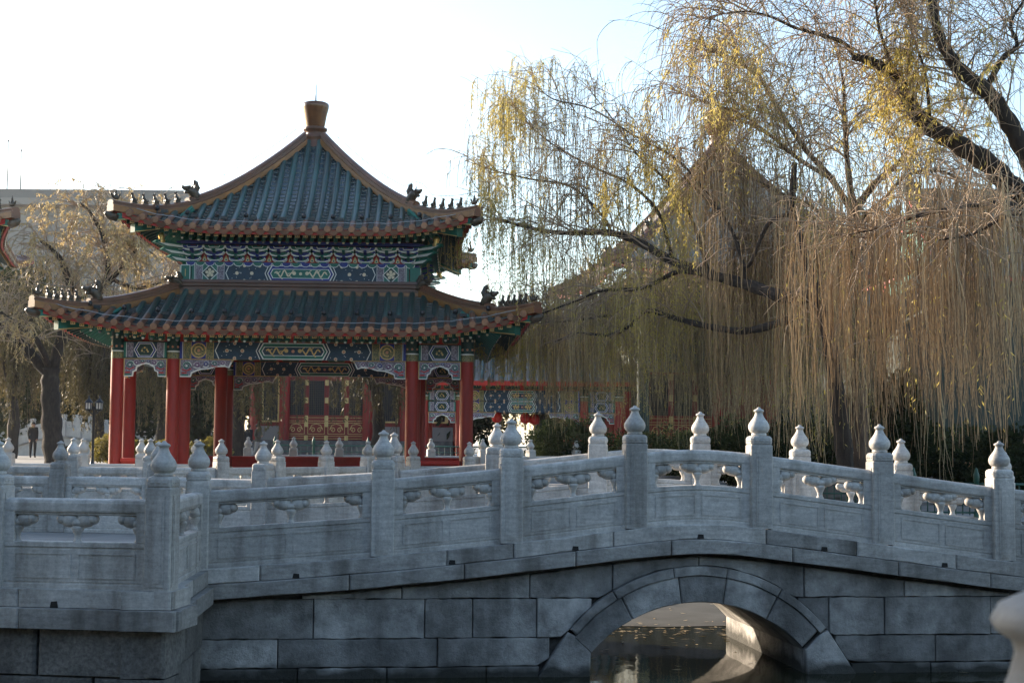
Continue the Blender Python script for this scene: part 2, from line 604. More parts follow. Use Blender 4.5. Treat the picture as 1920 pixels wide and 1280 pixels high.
def finial_mesh(seg=36, name="finial", mt="marble"):
    b = MB()
    prof = [(0.070, 0.0), (0.078, 0.006), (0.078, 0.022), (0.070, 0.028), (0.086, 0.036), (0.101, 0.055), (0.109, 0.080), (0.109, 0.100), (0.103, 0.122),
            (0.088, 0.147), (0.069, 0.172), (0.053, 0.196), (0.043, 0.218), (0.038, 0.236), (0.040, 0.244),
            (0.052, 0.252), (0.0545, 0.259), (0.048, 0.270), (0.032, 0.278), (0.020, 0.282), (0.019, 0.290), (0.010, 0.297), (0.001, 0.299)]
    b.lathe(prof, seg, gad=gadroon if seg >= 24 else None)
    return b.mesh(name, mt)


def post_mesh(h=POST_H, w=POST_W, name="post", mt="marble", detail=True):
    b = MB()
    k = w / 2
    b.cbox(-k, k, -k, k, 0, h - 0.095, 0.008)
    b.cbox(-k + 0.008, k - 0.008, -k + 0.008, k - 0.008, h - 0.097, h - 0.082, 0.006)
    # cap block with rounded shoulders
    ringz = [(k, h - 0.083), (k, h - 0.03), (k - 0.008, h - 0.014), (k - 0.022, h - 0.003), (k - 0.04, h)]
    vs, fs = [], []
    for r, z in ringz:
        c = 0.022
        vs += [(r - c, -r, z), (r, -r + c, z), (r, r - c, z), (r - c, r, z), (-r + c, r, z), (-r, r - c, z), (-r, -r + c, z), (-r + c, -r, z)]
    for i in range(len(ringz) - 1):
        for q in range(8):
            j = (q + 1) % 8
            fs.append((i * 8 + q, i * 8 + j, (i + 1) * 8 + j, (i + 1) * 8 + q))
    fs.append(tuple(range(len(ringz) * 8 - 8, len(ringz) * 8)))
    b.add(vs, fs)
    if detail:      # carved: a raised field on each face and scrolls on the cap
        for q in range(4):
            R = Matrix.Rotation(q * math.pi / 2, 3, 'Z')
            t = MB()
            t.box(-0.062, 0.062, -k - 0.006, -k, 0.03, h - 0.16)
            t.box(-0.040, 0.040, -k - 0.010, -k - 0.0058, 0.06, h - 0.20)
            for sx in (-0.055, 0.0, 0.055):
                t.ell((sx, -k + 0.001, h - 0.052), (0.024, 0.008, 0.014), 0, 8, 4)
            b.add([R @ Vector(p) for p in t.v], t.f)
    return b.mesh(name, mt)


def vase_mesh(half=0, name="baluster", mt="marble"):
    """cloud capital on a vase; half: -1 / +1 keeps one side (built against the frame)"""
    b = MB()
    lob = [(-0.072, 0.176, 0.088, 0.060), (0.072, 0.176, 0.088, 0.060), (-0.138, 0.186, 0.050, 0.046), (0.138, 0.186, 0.050, 0.046), (0, 0.156, 0.075, 0.040)]
    for x, z, rx, rz in lob:
        if half and x * half < -0.001:
            continue
        b.ell((x, 0, z), (rx, 0.055, rz), 0, 10, 6)
    prof = [(0.036, -0.01), (0.040, 0.0), (0.030, 0.014), (0.026, 0.032), (0.029, 0.055), (0.044, 0.085), (0.053, 0.108), (0.052, 0.122), (0.036, 0.132)]
    b.lathe(prof, 16)
    if half:
        b.v = [(max(p[0], -0.004) if half > 0 else min(p[0], 0.004), p[1], p[2]) for p in b.v]
    return b.mesh(name, mt)


ME_POST, ME_FIN = post_mesh(), finial_mesh()
ME_POST_P = post_mesh(name="post", detail=False, mt="marble_far")
ME_FIN_P = finial_mesh(16, mt="marble_far")
ME_VASE, ME_VL, ME_VR = vase_mesh(0), vase_mesh(1), vase_mesh(-1)


def panel_mesh(Lp, zf, curved=False, frames=True, name="panel", mt="marble"):
    """balustrade slab of length Lp (x from 0), base height zf(x) above its origin: carved slab, stiles, rail"""
    b = MB()
    n = 10 if curved else 1

    def sweep(prof, x0, x1, nn=None):
        nn = nn or n
        k = len(prof)
        vs = [(x, w_, zf(x) + v) for x in np.linspace(x0, x1, nn + 1) for w_, v in prof]
        fs = [(i * k + q, i * k + (q + 1) % k, (i + 1) * k + (q + 1) % k, (i + 1) * k + q) for i in range(nn) for q in range(k)]
        fs += [tuple(range(k - 1, -1, -1)), tuple(range(nn * k, nn * k + k))]
        b.add(vs, fs)

    def mirror(half):
        return half + [(-w_, v) for w_, v in reversed(half)]
    sweep(mirror([(-0.060, -0.01), (-0.060, 0.035), (-0.050, 0.040), (-0.050, 0.052), (-0.056, 0.056), (-0.056, 0.325),
                  (-0.050, 0.329), (-0.050, 0.342), (-0.060, 0.347), (-0.060, 0.383), (-0.055, 0.39)]), 0, Lp)
    sweep(mirror([(-0.036, 0.612), (-0.046, 0.618), (-0.046, 0.634), (-0.062, 0.640), (-0.066, 0.655), (-0.066, 0.715), (-0.058, 0.738), (-0.038, 0.750),
                  (-0.01, 0.753)]), 0, Lp)
    for x0, x1 in ((0, 0.095), (Lp - 0.095, Lp)):
        sweep(mirror([(-0.0635, 0.391), (-0.0635, 0.639)]), x0, x1, 1)
    if frames:      # two carved cartouches, front and back
        for sgn in (-1, 1):
            for q in (0, 1):
                xa, xb = (0.10, Lp / 2 - 0.03) if q == 0 else (Lp / 2 + 0.03, Lp - 0.10)
                for x0, x1, v0, v1 in ((xa, xb, 0.085, 0.095), (xa, xb, 0.285, 0.295), (xa, xa + 0.012, 0.0953, 0.2847), (xb - 0.012, xb, 0.0953, 0.2847)):
                    y0, y1 = sorted((sgn * 0.0555, sgn * 0.062))
                    nn = n if x1 - x0 > 0.05 else 1
                    sweep([(y0, v0), (y0, v1), (y1, v1), (y1, v0)], x0, x1, nn)
    return b.mesh(name, mt)


def balustrade(name, label, pts, zfun=None, far=False, skip=(), panels=None, group=None, frames=True, scale=1.0, vases=True):
    """pts: list of (x, y, zbase) of posts along the run; zfun(i, t) base height inside span i (0..1)"""
    root = thing(name, label, "balustrade", (pts[0][0], pts[0][1], pts[0][2]), 0, group)
    mp, mf = (ME_POST_P, ME_FIN_P) if far else (ME_POST, ME_FIN)
    o0 = Vector(pts[0][:3])
    for i, p in enumerate(pts):
        if len(p) > 3 and p[3]:
            ang = p[3]
        else:
            q0, q1 = pts[max(i - 1, 0)], pts[min(i + 1, len(pts) - 1)]
            ang = math.atan2(q1[1] - q0[1], q1[0] - q0[0])
        if i in skip:
            continue
        po = link("post", mp, root, Vector(p[:3]) - o0, ang)
        po.scale = (scale,) * 3
        link("finial", mf, po, (0, 0, POST_H - 0.002), RNG.uniform(0, 1))
    for i in range(len(pts) - 1):
        if panels is not None and i not in panels:
            continue
        a, c = Vector(pts[i][:3]), Vector(pts[i + 1][:3])
        d = c - a
        Lh = math.hypot(d.x, d.y)
        ang = math.atan2(d.y, d.x)
        g = 0.112 * scale - 0.006
        Lp = (Lh - 2 * g) / scale
        zf = (lambda x, i=i: (zfun(i, (x * scale + g) / Lh) - a.z) / scale) if zfun else (lambda x: (d.z * (x * scale + g) / Lh) / scale)
        me = panel_mesh(Lp, zf, bool(zfun), frames, mt="marble_far" if far else "marble")
        start = Vector((a.x + math.cos(ang) * g, a.y + math.sin(ang) * g, a.z)) - o0
        pa = link("panel", me, root, start, ang)
        pa.scale = (scale,) * 3
        if vases:
            for me_v, x in ((ME_VL, 0.096), (ME_VASE, Lp / 2), (ME_VR, Lp - 0.096)):
                link("baluster", me_v, pa, (x, 0, zf(x) + 0.392))
    return root


# ------------------------------------------------------------------ the bridge
A0 = Vector((-3.075, 14.25))
U = Vector((0.99238, 0.12321))
NV = Vector((-0.12321, 0.99238))
SMID = 5.03
ZS = [-1.2, 0.0, 1.67, 3.0, 3.4, 4.25, 4.55, 4.8, 5.03, 5.26, 5.5, 5.81, 6.65, 7.05, 8.14, 9.5, 11.0]
ZB = [1.07, 1.07, 1.185, 1.315, 1.362, 1.462, 1.497, 1.520, 1.530, 1.520, 1.497, 1.462, 1.355, 1.305, 1.165, 1.03, 1.0]


def zb(s):
    # smoothed base line of the parapet along the bridge
    return sum(interp(s + d, ZS, ZB) * w for d, w in ((-0.3, 0.15), (-0.15, 0.2), (0, 0.3), (0.15, 0.2), (0.3, 0.15)))


def BR(s, w, z):
    p = A0 + U * s + NV * w
    return (p.x, p.y, z)


BW = 3.55        # bridge width at the right; widens towards the left bank
S_END = 10.2


def far_w(s):
    return interp(s, [-1.5, 0.0, 1.0, 3.2, 4.5, 11], [5.3, 5.0, 4.4, 3.40, 3.05, 2.95])


bridge = thing("stone_bridge", "low arched grey stone bridge with carved white parapets over the water", "bridge", BR(SMID, 0, 0))
BO = Vector(BR(SMID, 0, 0))
C1H, C2H = 0.15, 0.145


def ring_z(s, R, c):
    t = s - SMID
    return c + math.sqrt(max(R * R - t * t, 0)) if abs(t) < R else -9


R_IN, C_IN = 1.50, -0.77
R_MID, C_MID = 1.655, -0.660
R_OUT, C_OUT = 1.72, -0.627
SPRING = 1.36


def ring_top(s):
    t = abs(s - SMID)
    if t <= SPRING:
        return ring_z(s, R_OUT, C_OUT)
    if t < 1.68:
        return 0.44 - (t - SPRING) / 0.32 * 0.49
    return -9


def curve_stone(s0, s1, lo, hi, w0, w1, name, mt, n=None, inset=0.012):
    """stone between two curves lo(s), hi(s) on the facade"""
    n = n or max(2, int((s1 - s0) / 0.12))
    ss = np.linspace(s0, s1, n + 1)
    poly = [(s, lo(s)) for s in ss] + [(s, hi(s)) for s in ss[::-1]]
    b = MB()
    b.prism(poly, lambda a, z, d: BR(a, d, z), w0, w1, 0, inset)
    b.build(name, mt, bridge, None).matrix_parent_inverse = bridge.matrix_basis.inverted()
    return b


# two projecting courses under the parapet (near side), each split in long stones
c1_joints = [0.0, 0.62, 2.45, 3.12, 4.13, 5.72, 6.68, 7.75, 8.5, 9.3, S_END]
c2_joints = [0.08, 1.49, 2.62, 3.74, 4.72, 5.98, 7.1, 8.1, 9.2, S_END]
for j in range(len(c1_joints) - 1):
    curve_stone(c1_joints[j] + 0.004, c1_joints[j + 1] - 0.004, lambda s: zb(s) - C1H, lambda s: zb(s) - 0.004, -0.135 + RNG.uniform(-.004, .004), 0.30,
                "kerb_stone", "marble_old" if j % 3 else "marble")
for j in range(len(c2_joints) - 1):
    curve_stone(c2_joints[j] + 0.005, c2_joints[j + 1] - 0.005, lambda s: zb(s) - C1H - C2H, lambda s: zb(s) - C1H - 0.004,
                -0.195 + RNG.uniform(-.006, .006), 0.30, "cornice_stone", "marble_old")
# drain holes
for s in (0.97, 2.50, 3.74, 5.03, 6.33, 7.62):
    b = MB()
    z = zb(s) - C1H
    b.prism([(s - 0.035, z + 0.002), (s + 0.035, z + 0.004), (s + 0.03, z + 0.045), (s - 0.025, z + 0.048)], lambda a, z_, d: BR(a, d, z_), -0.1415, -0.10)
    b.build("drain_hole", "drain_dark", bridge).matrix_parent_inverse = bridge.matrix_basis.inverted()

# spandrel stones
c2bot = lambda s: zb(s) - C1H - C2H - 0.045  # stones stop short: a dark strip shaped in for the overhang's shadow
WF = -0.06      # facade plane


def spandrel(rows, smin, smax, seed):
    rng = random.Random(seed)
    for z0, z1, wmin, wmax in rows:
        s = smin
        while s < smax - 0.05:
            e = min(s + rng.uniform(wmin, wmax), smax)
            if smax - e < 0.25:
                e = smax
            g = 0.005
            lo = lambda x: max(z0 + g, ring_top(x) + 0.008)
            hi = lambda x: min(z1 - g, c2bot(x))
            xs = np.linspace(s + g, e - g, 13)
            ok = [x for x in xs if hi(x) - lo(x) > 0.02]
            if len(ok) >= 3:
                b = MB()
                jit = [rng.uniform(-0.006, 0.006) for _ in range(30)]
                poly = [(x, lo(x) + jit[i % 30]) for i, x in enumerate(ok)] + [(x, hi(x) + jit[(i + 7) % 30]) for i, x in enumerate(ok[::-1])]
                tl = rng.uniform(-0.01, 0.01)
                d0 = WF + rng.uniform(-0.010, 0.012)
                b.prism(poly, lambda a, z_, d: BR(a, d + (tl * (a - s) if d < 0.1 else 0), z_), d0, 0.2, 0, 0.006)
                b.build("wall_stone", f"ashlar{rng.choice((0, 0, 1, 2))}", bridge).matrix_parent_inverse = bridge.matrix_basis.inverted()
            s = e


ROWS = [(0.775, 1.3, 0.8, 1.3), (0.385, 0.775, 0.45, 1.25), (0.105, 0.385, 0.7, 1.6), (-0.45, 0.105, 0.8, 1.5)]
spandrel(ROWS, 0.02, SMID, 3)
spandrel(ROWS, SMID, S_END, 5)


# voussoirs and hood ring
def arc_stone(R0, c0, R1, c1, t0, t1, w0, name, mt, inset=0.01):
    """t0..t1: inner horizontal offsets from the crown; radial joints"""
    n = max(3, int(abs(t1 - t0) / 0.06))
    ts = np.linspace(t0, t1, n + 1)
    k = R1 / R0
    poly = [(SMID + t, c0 + math.sqrt(max(R0 * R0 - t * t, 0))) for t in ts]
    up = []
    for t in ts:
        a = math.asin(max(-1, min(1, t / R0)))
        # along the radius until the outer circle
        x, z = t, c0 + R0 * math.cos(a)
        dx, dz = math.sin(a), math.cos(a)
        lo_, hi_ = 0.0, 1.5
        for _ in range(40):
            mid = (lo_ + hi_) / 2
            X, Z = x + dx * mid, z + dz * mid
            if X * X + (Z - c1) ** 2 < R1 * R1:
                lo_ = mid
            else:
                hi_ = mid
        up.append((SMID + x + dx * lo_, z + dz * lo_))
    poly += up[::-1]
    b = MB()
    b.prism(poly, lambda a, z_, d: BR(a, d, z_), w0, 0.22, 0, inset)
    b.build(name, mt, bridge).matrix_parent_inverse = bridge.matrix_basis.inverted()


vj = [-1.12, -0.69, -0.185, 0.245, 0.70, 1.08]
for i in range(5):
    arc_stone(R_IN, C_IN, R_MID, C_MID, vj[i] + 0.004, vj[i + 1] - 0.004, WF - 0.035, "voussoir", "ashlar2" if i % 2 else "ashlar0")
hj = [-1.27, -0.85, -0.26, 0.28, 0.82, 1.27]
for i in range(5):
    arc_stone(R_MID + 0.006, C_MID, R_OUT, C_OUT, hj[i] + 0.004, hj[i + 1] - 0.004, WF - 0.05, "hood_stone", "ashlar0")
for sg in (-1, 1):   # springer stones down into the water
    poly = [(SMID + sg * 1.115, 0.245), (SMID + sg * 1.14, -0.45), (SMID + sg * 1.98, -0.45), (SMID + sg * 1.675, -0.04), (SMID + sg * 1.352, 0.44), (SMID + sg * 1.28, 0.405)]
    if sg > 0:
        poly = poly[::-1]
    b = MB()
    b.prism(poly, lambda a, z_, d: BR(a, d, z_), WF - 0.03, 0.22, 0, 0.012)
    b.build("springer_stone", "ashlar2", bridge).matrix_parent_inverse = bridge.matrix_basis.inverted()

# core of the bridge: mortar facade behind the stones, barrel vault, deck, far facade
b = MB()
ss = np.concatenate([np.linspace(-0.05, SMID - 1.12, 16), np.linspace(SMID - 1.11, SMID + 1.11, 33), np.linspace(SMID + 1.12, S_END, 20)])


def vault(s):
    t = abs(s - SMID)
    return ring_z(s, R_IN, C_IN) if t < 1.115 else -0.5


for wq, flip in ((0.0, False), (None, True)):
    vs, fs = [], []
    for s in ss:
        w_ = 0.02 if wq is not None else far_w(s) - 0.10
        vs += [BR(s, w_, vault(s)), BR(s, w_, zb(s) - 0.30)]
    for i in range(len(ss) - 1):
        f = (2 * i, 2 * i + 2, 2 * i + 3, 2 * i + 1)
        fs.append(f[::-1] if flip else f)
    b.add(vs, fs, 0)
b.build("core_wall", "mortar", bridge).matrix_parent_inverse = bridge.matrix_basis.inverted()
b = MB()
vs, fs = [], []
tv = [(-1.115, -0.5)] + [(t, C_IN + math.sqrt(R_IN ** 2 - t * t)) for t in np.linspace(-1.115, 1.115, 25)] + [(1.115, -0.5)]
for t, z in tv:
    vs += [BR(SMID + t, WF + 0.02, z), BR(SMID + t, far_w(SMID + t) - 0.09, z)]
for i in range(len(tv) - 1):
    fs.append((2 * i, 2 * i + 1, 2 * i + 3, 2 * i + 2))
b.add(vs, fs)
b.build("barrel_vault", "ashlar2", bridge).matrix_parent_inverse = bridge.matrix_basis.inverted()
b = MB()
vs, fs = [], []
ds = np.linspace(-0.3, S_END, 50)
for s in ds:
    vs += [BR(s, -0.09, zb(s) - 0.012), BR(s, far_w(s) + 0.09, zb(s) - 0.012), BR(s, far_w(s) + 0.09, zb(s) - 0.29), BR(s, -0.09, zb(s) - 0.29)]
for i in range(len(ds) - 1):
    for q in range(4):
        j = (q + 1) % 4
        fs.append((4 * i + q, 4 * i + j, 4 * i + 4 + j, 4 * i + 4 + q))
fs.append((0, 1, 2, 3))
b.add(vs, fs)
b.build("deck", "marble_old", bridge).matrix_parent_inverse = bridge.matrix_basis.inverted()

# near parapet
near_s = [0.0, 1.81, 3.10, 4.375, 5.685, 6.985, 8.30, 9.6]


def z_near(i, t):
    return zb(near_s[i] + (near_s[i + 1] - near_s[i]) * t)


balustrade("marble_balustrade", "shaded carved marble parapet along the near edge of the arched bridge",
           [BR(s, 0.0, zb(s) - 0.002) for s in near_s], z_near)

# far parapet, bending away towards the left bank
FAR = [(1880, 17.75), (1690, 17.65), (1500, 17.6), (1313, 17.6), (1121, 17.65), (931, 17.9), (738, 18.5), (493, 19.3), (296, 19.8), (112, 20.0), (-75, 20.1)]
far_pts = []
for x, Y in FAR:
    p = at(x, 900, Y)
    s = (Vector((p.x, p.y)) - A0) @ U
    far_pts.append((p.x, p.y, s))
far_s = [p[2] for p in far_pts]


def zfar(s):
    return zb(s - 0.17) if s > 0 else 1.07


def z_far(i, t):
    return zfar(far_s[i] + (far_s[i + 1] - far_s[i]) * t)


balustrade("marble_balustrade", "sunlit marble parapet along the far edge of the arched bridge",
           [(p[0], p[1], zfar(p[2])) for p in far_pts[:8]], z_far, frames=False)
tp = far_pts[7:]
balustrade("marble_balustrade", "marble parapet on the far side of the left terrace",
           [(p[0], p[1], 1.07) for p in tp], frames=False, skip=(0,))

# ------------------------------------------------------------------ left terrace
P1, P2 = Vector((-2.93, 12.20)), Vector((-3.075, 14.25))
UT = Vector((-0.9906, 0.1370))          # from the corner towards the left
terrace = thing("stone_terrace", "granite terrace block at the left end of the bridge", "terrace", (P1.x, P1.y, 0))
inv = terrace.matrix_basis.inverted


def tp_(s, w, z):    # s to the left along the front face, w inwards
    n = Vector((-UT.y, UT.x)) * -1
    p = P1 + UT * s + n * w
    return (p.x, p.y, z)


UR = (P2 - P1).normalized()
NR = Vector((-UR.y, UR.x))             # pointing left (inwards)


def rp_(s, w, z):
    p = P1 + UR * s + NR * w
    return (p.x, p.y, z)


LT = 9.0
LR = (P2 - P1).length


def tstone(fn, s0, s1, z0, z1, w0, w1, name, mt, inset=0.012):
    b = MB()
    poly = [(s0, z0), (s1, z0), (s1, z1), (s0, z1)]
    b.prism(poly, lambda a, z, d: fn(a, d, z), w0, w1, 0, inset)
    b.build(name, mt, terrace).matrix_parent_inverse = inv()


Z0 = 1.07
js = [-0.135, 1.2, 2.0, 3.3, 4.6, 6, LT]
for i in range(len(js) - 1):
    tstone(tp_, js[i] + (0.003 if i else 0), js[i + 1] - 0.003, Z0 - 0.155, Z0 - 0.004, -0.135 + RNG.uniform(0, .005), 0.35, "kerb_stone", "marble_old" if i else "marble")
for s0, s1 in ((-0.13, 0.95), (0.957, LR - 0.12)):
    tstone(rp_, s0, s1, Z0 - 0.153, Z0 - 0.006, -0.133, 0.3, "kerb_stone", "marble_old")
js = [-0.20, 1.16, 3.0, 4.4, 6.3, LT]
for i in range(len(js) - 1):
    tstone(tp_, js[i] + (0.003 if i else 0), js[i + 1] - 0.003, Z0 - 0.325, Z0 - 0.159, -0.20 + RNG.uniform(0, .006), 0.35, "cornice_stone", "marble_old")
for s0, s1 in ((-0.19, 0.75), (0.757, LR - 0.185)):
    tstone(rp_, s0, s1, Z0 - 0.322, Z0 - 0.161, -0.197, 0.3, "cornice_stone", "marble_old")
rngT = random.Random(4)
for z0, z1, st in ((0.345, 0.74, 0.15), (-0.06, 0.335, -0.5), (-0.5, -0.07, 0.3)):
    s = -0.08
    first = 1.12 if st > 0 else 0.62
    while s < LT:
        e = s + (first if s < 0 else rngT.uniform(0.9, 1.3))
        tstone(tp_, s + (0.014 if s > 0 else 0), e - 0.014, z0, z1, -0.085 + rngT.uniform(-.012, .012), 0.3, "wall_stone", f"granite{rngT.choice((0, 1))}", 0.022)
        s = e
    for s0, s1 in (((-0.07, 0.95), (0.975, LR)) if st > 0 else ((-0.07, 0.6), (0.62, 1.5), (1.52, LR))):
        tstone(rp_, s0, s1, z0, z1, -0.075 + rngT.uniform(-.01, .01), 0.3, "wall_stone", f"granite{rngT.choice((0, 1))}", 0.02)
b = MB()      # solid body and paved top
ring = [tp_(-0.02, 0.05, 0)[:2], (P2.x + 0.02, P2.y + 0.1), (tp[0][0] + 0.1, tp[0][1] + 0.15), (tp[-1][0] - 3, tp[-1][1] + 0.4), (tp_(LT, 0.05, 0)[0] - 6, tp[-1][1] + 0.4),
        tp_(LT, 0.05, 0)[:2]]
vs = [(x, y, -0.5) for x, y in ring] + [(x, y, Z0 - 0.016) for x, y in ring]
n_ = len(ring)
b.add(vs, [tuple(range(n_, 2 * n_))] + [(i, (i + 1) % n_, n_ + (i + 1) % n_, n_ + i) for i in range(n_)])
b.build("body", "mortar", terrace).matrix_parent_inverse = inv()
b = MB()
b.add([(x, y, Z0 - 0.010) for x, y in ring], [tuple(range(n_))])
b.build("paving", "paving", terrace).matrix_parent_inverse = inv()
b = MB()
b.prism([(0.84, Z0 - 0.155), (0.91, Z0 - 0.155), (0.90, Z0 - 0.105), (0.85, Z0 - 0.10)], lambda a, z, d: tp_(a, d, z), -0.142, -0.10)
b.build("drain_hole", "drain_dark", terrace).matrix_parent_inverse = inv()

ANG_T = math.atan2(-UT.y, -UT.x)
tpts = [(*tp_(s, 0.0, Z0 - 0.002), ANG_T) for s in (5.96, 4.47, 2.98, 1.49, 0.0)] + [(P2.x, P2.y, Z0 - 0.002)]
balustrade("marble_balustrade", "shaded marble parapet at the left edge of the foreground, on the granite terrace", tpts, skip=(5,))


# ================================================================== THE PAVILION
def rot_link(name, me, parent, q, loc=(0, 0, 0), **props):
    """copy of a front-side piece turned to side q (0 front, 1 right, 2 back, 3 left)"""
    R = Matrix.Rotation(q * math.pi / 2, 4, 'Z')
    o = link(name, me, parent, None, **props)
    o.matrix_basis = R @ Matrix.Translation(loc)
    return o


class Roof:
    """one square tier of a Chinese roof; d = distance from the axis, x = along the eave"""

    def __init__(s, E, T, z0, rise, lift, flare, bend, x0=0.42):
        s.E, s.T, s.z0, s.rise, s.lift, s.flare, s.bend, s.x0 = E, T, z0, rise, lift, flare, bend, x0 * E

    def q(s, x):
        return max(0.0, (abs(x) - s.x0) / (s.E - s.x0))

    def eave(s, x):
        return s.E + s.flare * s.q(x) ** 2

    def z(s, x, d):
        w = (s.E - d) / (s.E - s.T)
        h = s.z0 + s.rise * (s.bend * w + (1 - s.bend) * w * abs(w))
        return h + s.lift * s.q(x) ** 2 * max(0.0, 1 - max(w, -0.2) * 0.9)

    def tip(s):
        k = s.E
        for _ in range(20):
            k = s.eave(k)
            if k > s.E + s.flare * 1.6:
                break
        # corner where |x| = eave(x)
        lo, hi = s.E, s.E + 2 * s.flare
        for _ in range(50):
            m_ = (lo + hi) / 2
            if s.eave(m_) > m_:
                lo = m_
            else:
                hi = m_
        return lo


def eave_disc_mesh(mt="tile_disc"):
    b = MB()
    for r, y0, y1 in ((0.070, -0.012, 0.05), (0.050, -0.020, -0.0119), (0.026, -0.027, -0.0199)):
        n = 14
        vs = [(r * math.cos(2 * math.pi * k / n), y, r * math.sin(2 * math.pi * k / n)) for y in (y0, y1) for k in range(n)]
        b.add(vs, [tuple(range(n))] + [(k, n + k, n + (k + 1) % n, (k + 1) % n) for k in range(n)])
    return b.mesh("eave_tile", mt)


def drip_mesh(p, mt="tile_brown"):
    b = MB()
    k = p / 2
    out = [(-k, 0.03), (-k * 0.88, -0.022), (-k * 0.64, -0.072), (-k * 0.32, -0.102), (0, -0.112), (k * 0.32, -0.102), (k * 0.64, -0.072), (k * 0.88, -0.022), (k, 0.03), (0, -0.005)]
    b.prism(out, lambda a, z, d: (a, d + 0.15 * (-z), z), -0.012, 0.012)
    inn = [(a * 0.72, (z + 0.03) * 0.7 - 0.035) for a, z in out[1:8]]
    b.prism(inn, lambda a, z, d: (a, d + 0.15 * (-z), z), -0.019, -0.0118)
    return b.mesh("drip_tile", mt)


ME_DISC, ME_DRIP = eave_disc_mesh(), drip_mesh(0.25)


def beast_mesh(name="ridge_figure"):
    """small seated animal facing -x"""
    b = MB()
    b.box(-0.05, 0.06, -0.035, 0.035, 0, 0.02)
    b.ell((0.015, 0, 0.055), (0.045, 0.032, 0.045), 0, 8, 6)
    b.tube([(0.0, 0, 0.06), (-0.018, 0, 0.11), (-0.022, 0, 0.15)], [0.034, 0.028, 0.022], 7)
    b.ell((-0.034, 0, 0.165), (0.032, 0.022, 0.022), 0, 8, 5)
    b.tube([(-0.02, 0.012, 0.175), (-0.012, 0.015, 0.205)], [0.009, 0.003], 4)
    b.tube([(-0.02, -0.012, 0.175), (-0.012, -0.015, 0.205)], [0.009, 0.003], 4)
    for sy in (-1, 1):
        b.tube([(-0.02, sy * 0.02, 0.10), (-0.035, sy * 0.02, 0.0)], [0.013, 0.011], 5)
    b.tube([(0.05, 0, 0.03), (0.075, 0, 0.07), (0.06, 0, 0.105)], [0.014, 0.012, 0.005], 5)
    return b.mesh(name, "beast")


def rider_mesh():
    b = MB()
    b.ell((0.0, 0, 0.05), (0.075, 0.035, 0.04), 0, 8, 5)
    b.tube([(-0.06, 0, 0.06), (-0.085, 0, 0.10), (-0.10, 0, 0.105)], [0.02, 0.016, 0.006], 5)
    b.tube([(0.05, 0, 0.06), (0.085, 0, 0.12)], [0.022, 0.01], 5)
    b.tube([(0.0, 0, 0.06), (0, 0, 0.13)], [0.03, 0.024], 6)
    b.ell((0, 0, 0.15), (0.02, 0.02, 0.024), 0, 6, 5)
    b.tube([(0, 0, 0.165), (0, 0, 0.215)], [0.008, 0.002], 4)
    return b.mesh("ridge_rider", "beast")


def dragon_mesh(k=1.0, name="ridge_beast"):
    """horned dragon head facing -x at the step of the ridge"""
    b = MB()
    b.tube([(0.15, 0, 0.0), (0.12, 0, 0.10), (0.04, 0, 0.18), (-0.05, 0, 0.20)], [0.10, 0.105, 0.095, 0.075], 8)
    b.tube([(-0.04, 0, 0.22), (-0.13, 0, 0.215), (-0.19, 0, 0.245)], [0.06, 0.045, 0.028], 7)
    b.tube([(-0.04, 0, 0.155), (-0.12, 0, 0.13)], [0.045, 0.028], 6)
    for sy in (-1, 1):
        b.tube([(0.0, sy * 0.05, 0.24), (0.05, sy * 0.07, 0.30), (0.03, sy * 0.075, 0.36)], [0.022, 0.016, 0.005], 5)
        b.ell((-0.07, sy * 0.05, 0.25), (0.024, 0.02, 0.022), 0, 6, 4)
    b.tube([(0.12, 0, 0.14), (0.17, 0, 0.26), (0.13, 0, 0.36), (0.09, 0, 0.40)], [0.07, 0.065, 0.05, 0.02], 7)
    for q in range(3):
        b.ell((0.17 - 0.02 * q, 0, 0.20 + 0.075 * q), (0.05, 0.03, 0.035), 0, 6, 4)
    b.v = [(x * k, y * k, z * k) for x, y, z in b.v]
    return b.mesh(name, "beast")


ME_FIG, ME_RIDER, ME_DRAG = beast_mesh(), rider_mesh(), dragon_mesh()


def floodlight_mesh():
    b = MB()
    b.lathe([(0.02, -0.01), (0.045, 0.0), (0.052, 0.05), (0.035, 0.09), (0.012, 0.10)], 10, (0, 0, 0.05))
    b.box(-0.012, 0.012, -0.012, 0.012, -0.02, 0.06)
    b.box(0.09, 0.24, -0.07, -0.01, -0.01, 0.055)
    return b.mesh("roof_floodlight", "lamp_black")


ME_FLOOD = floodlight_mesh()


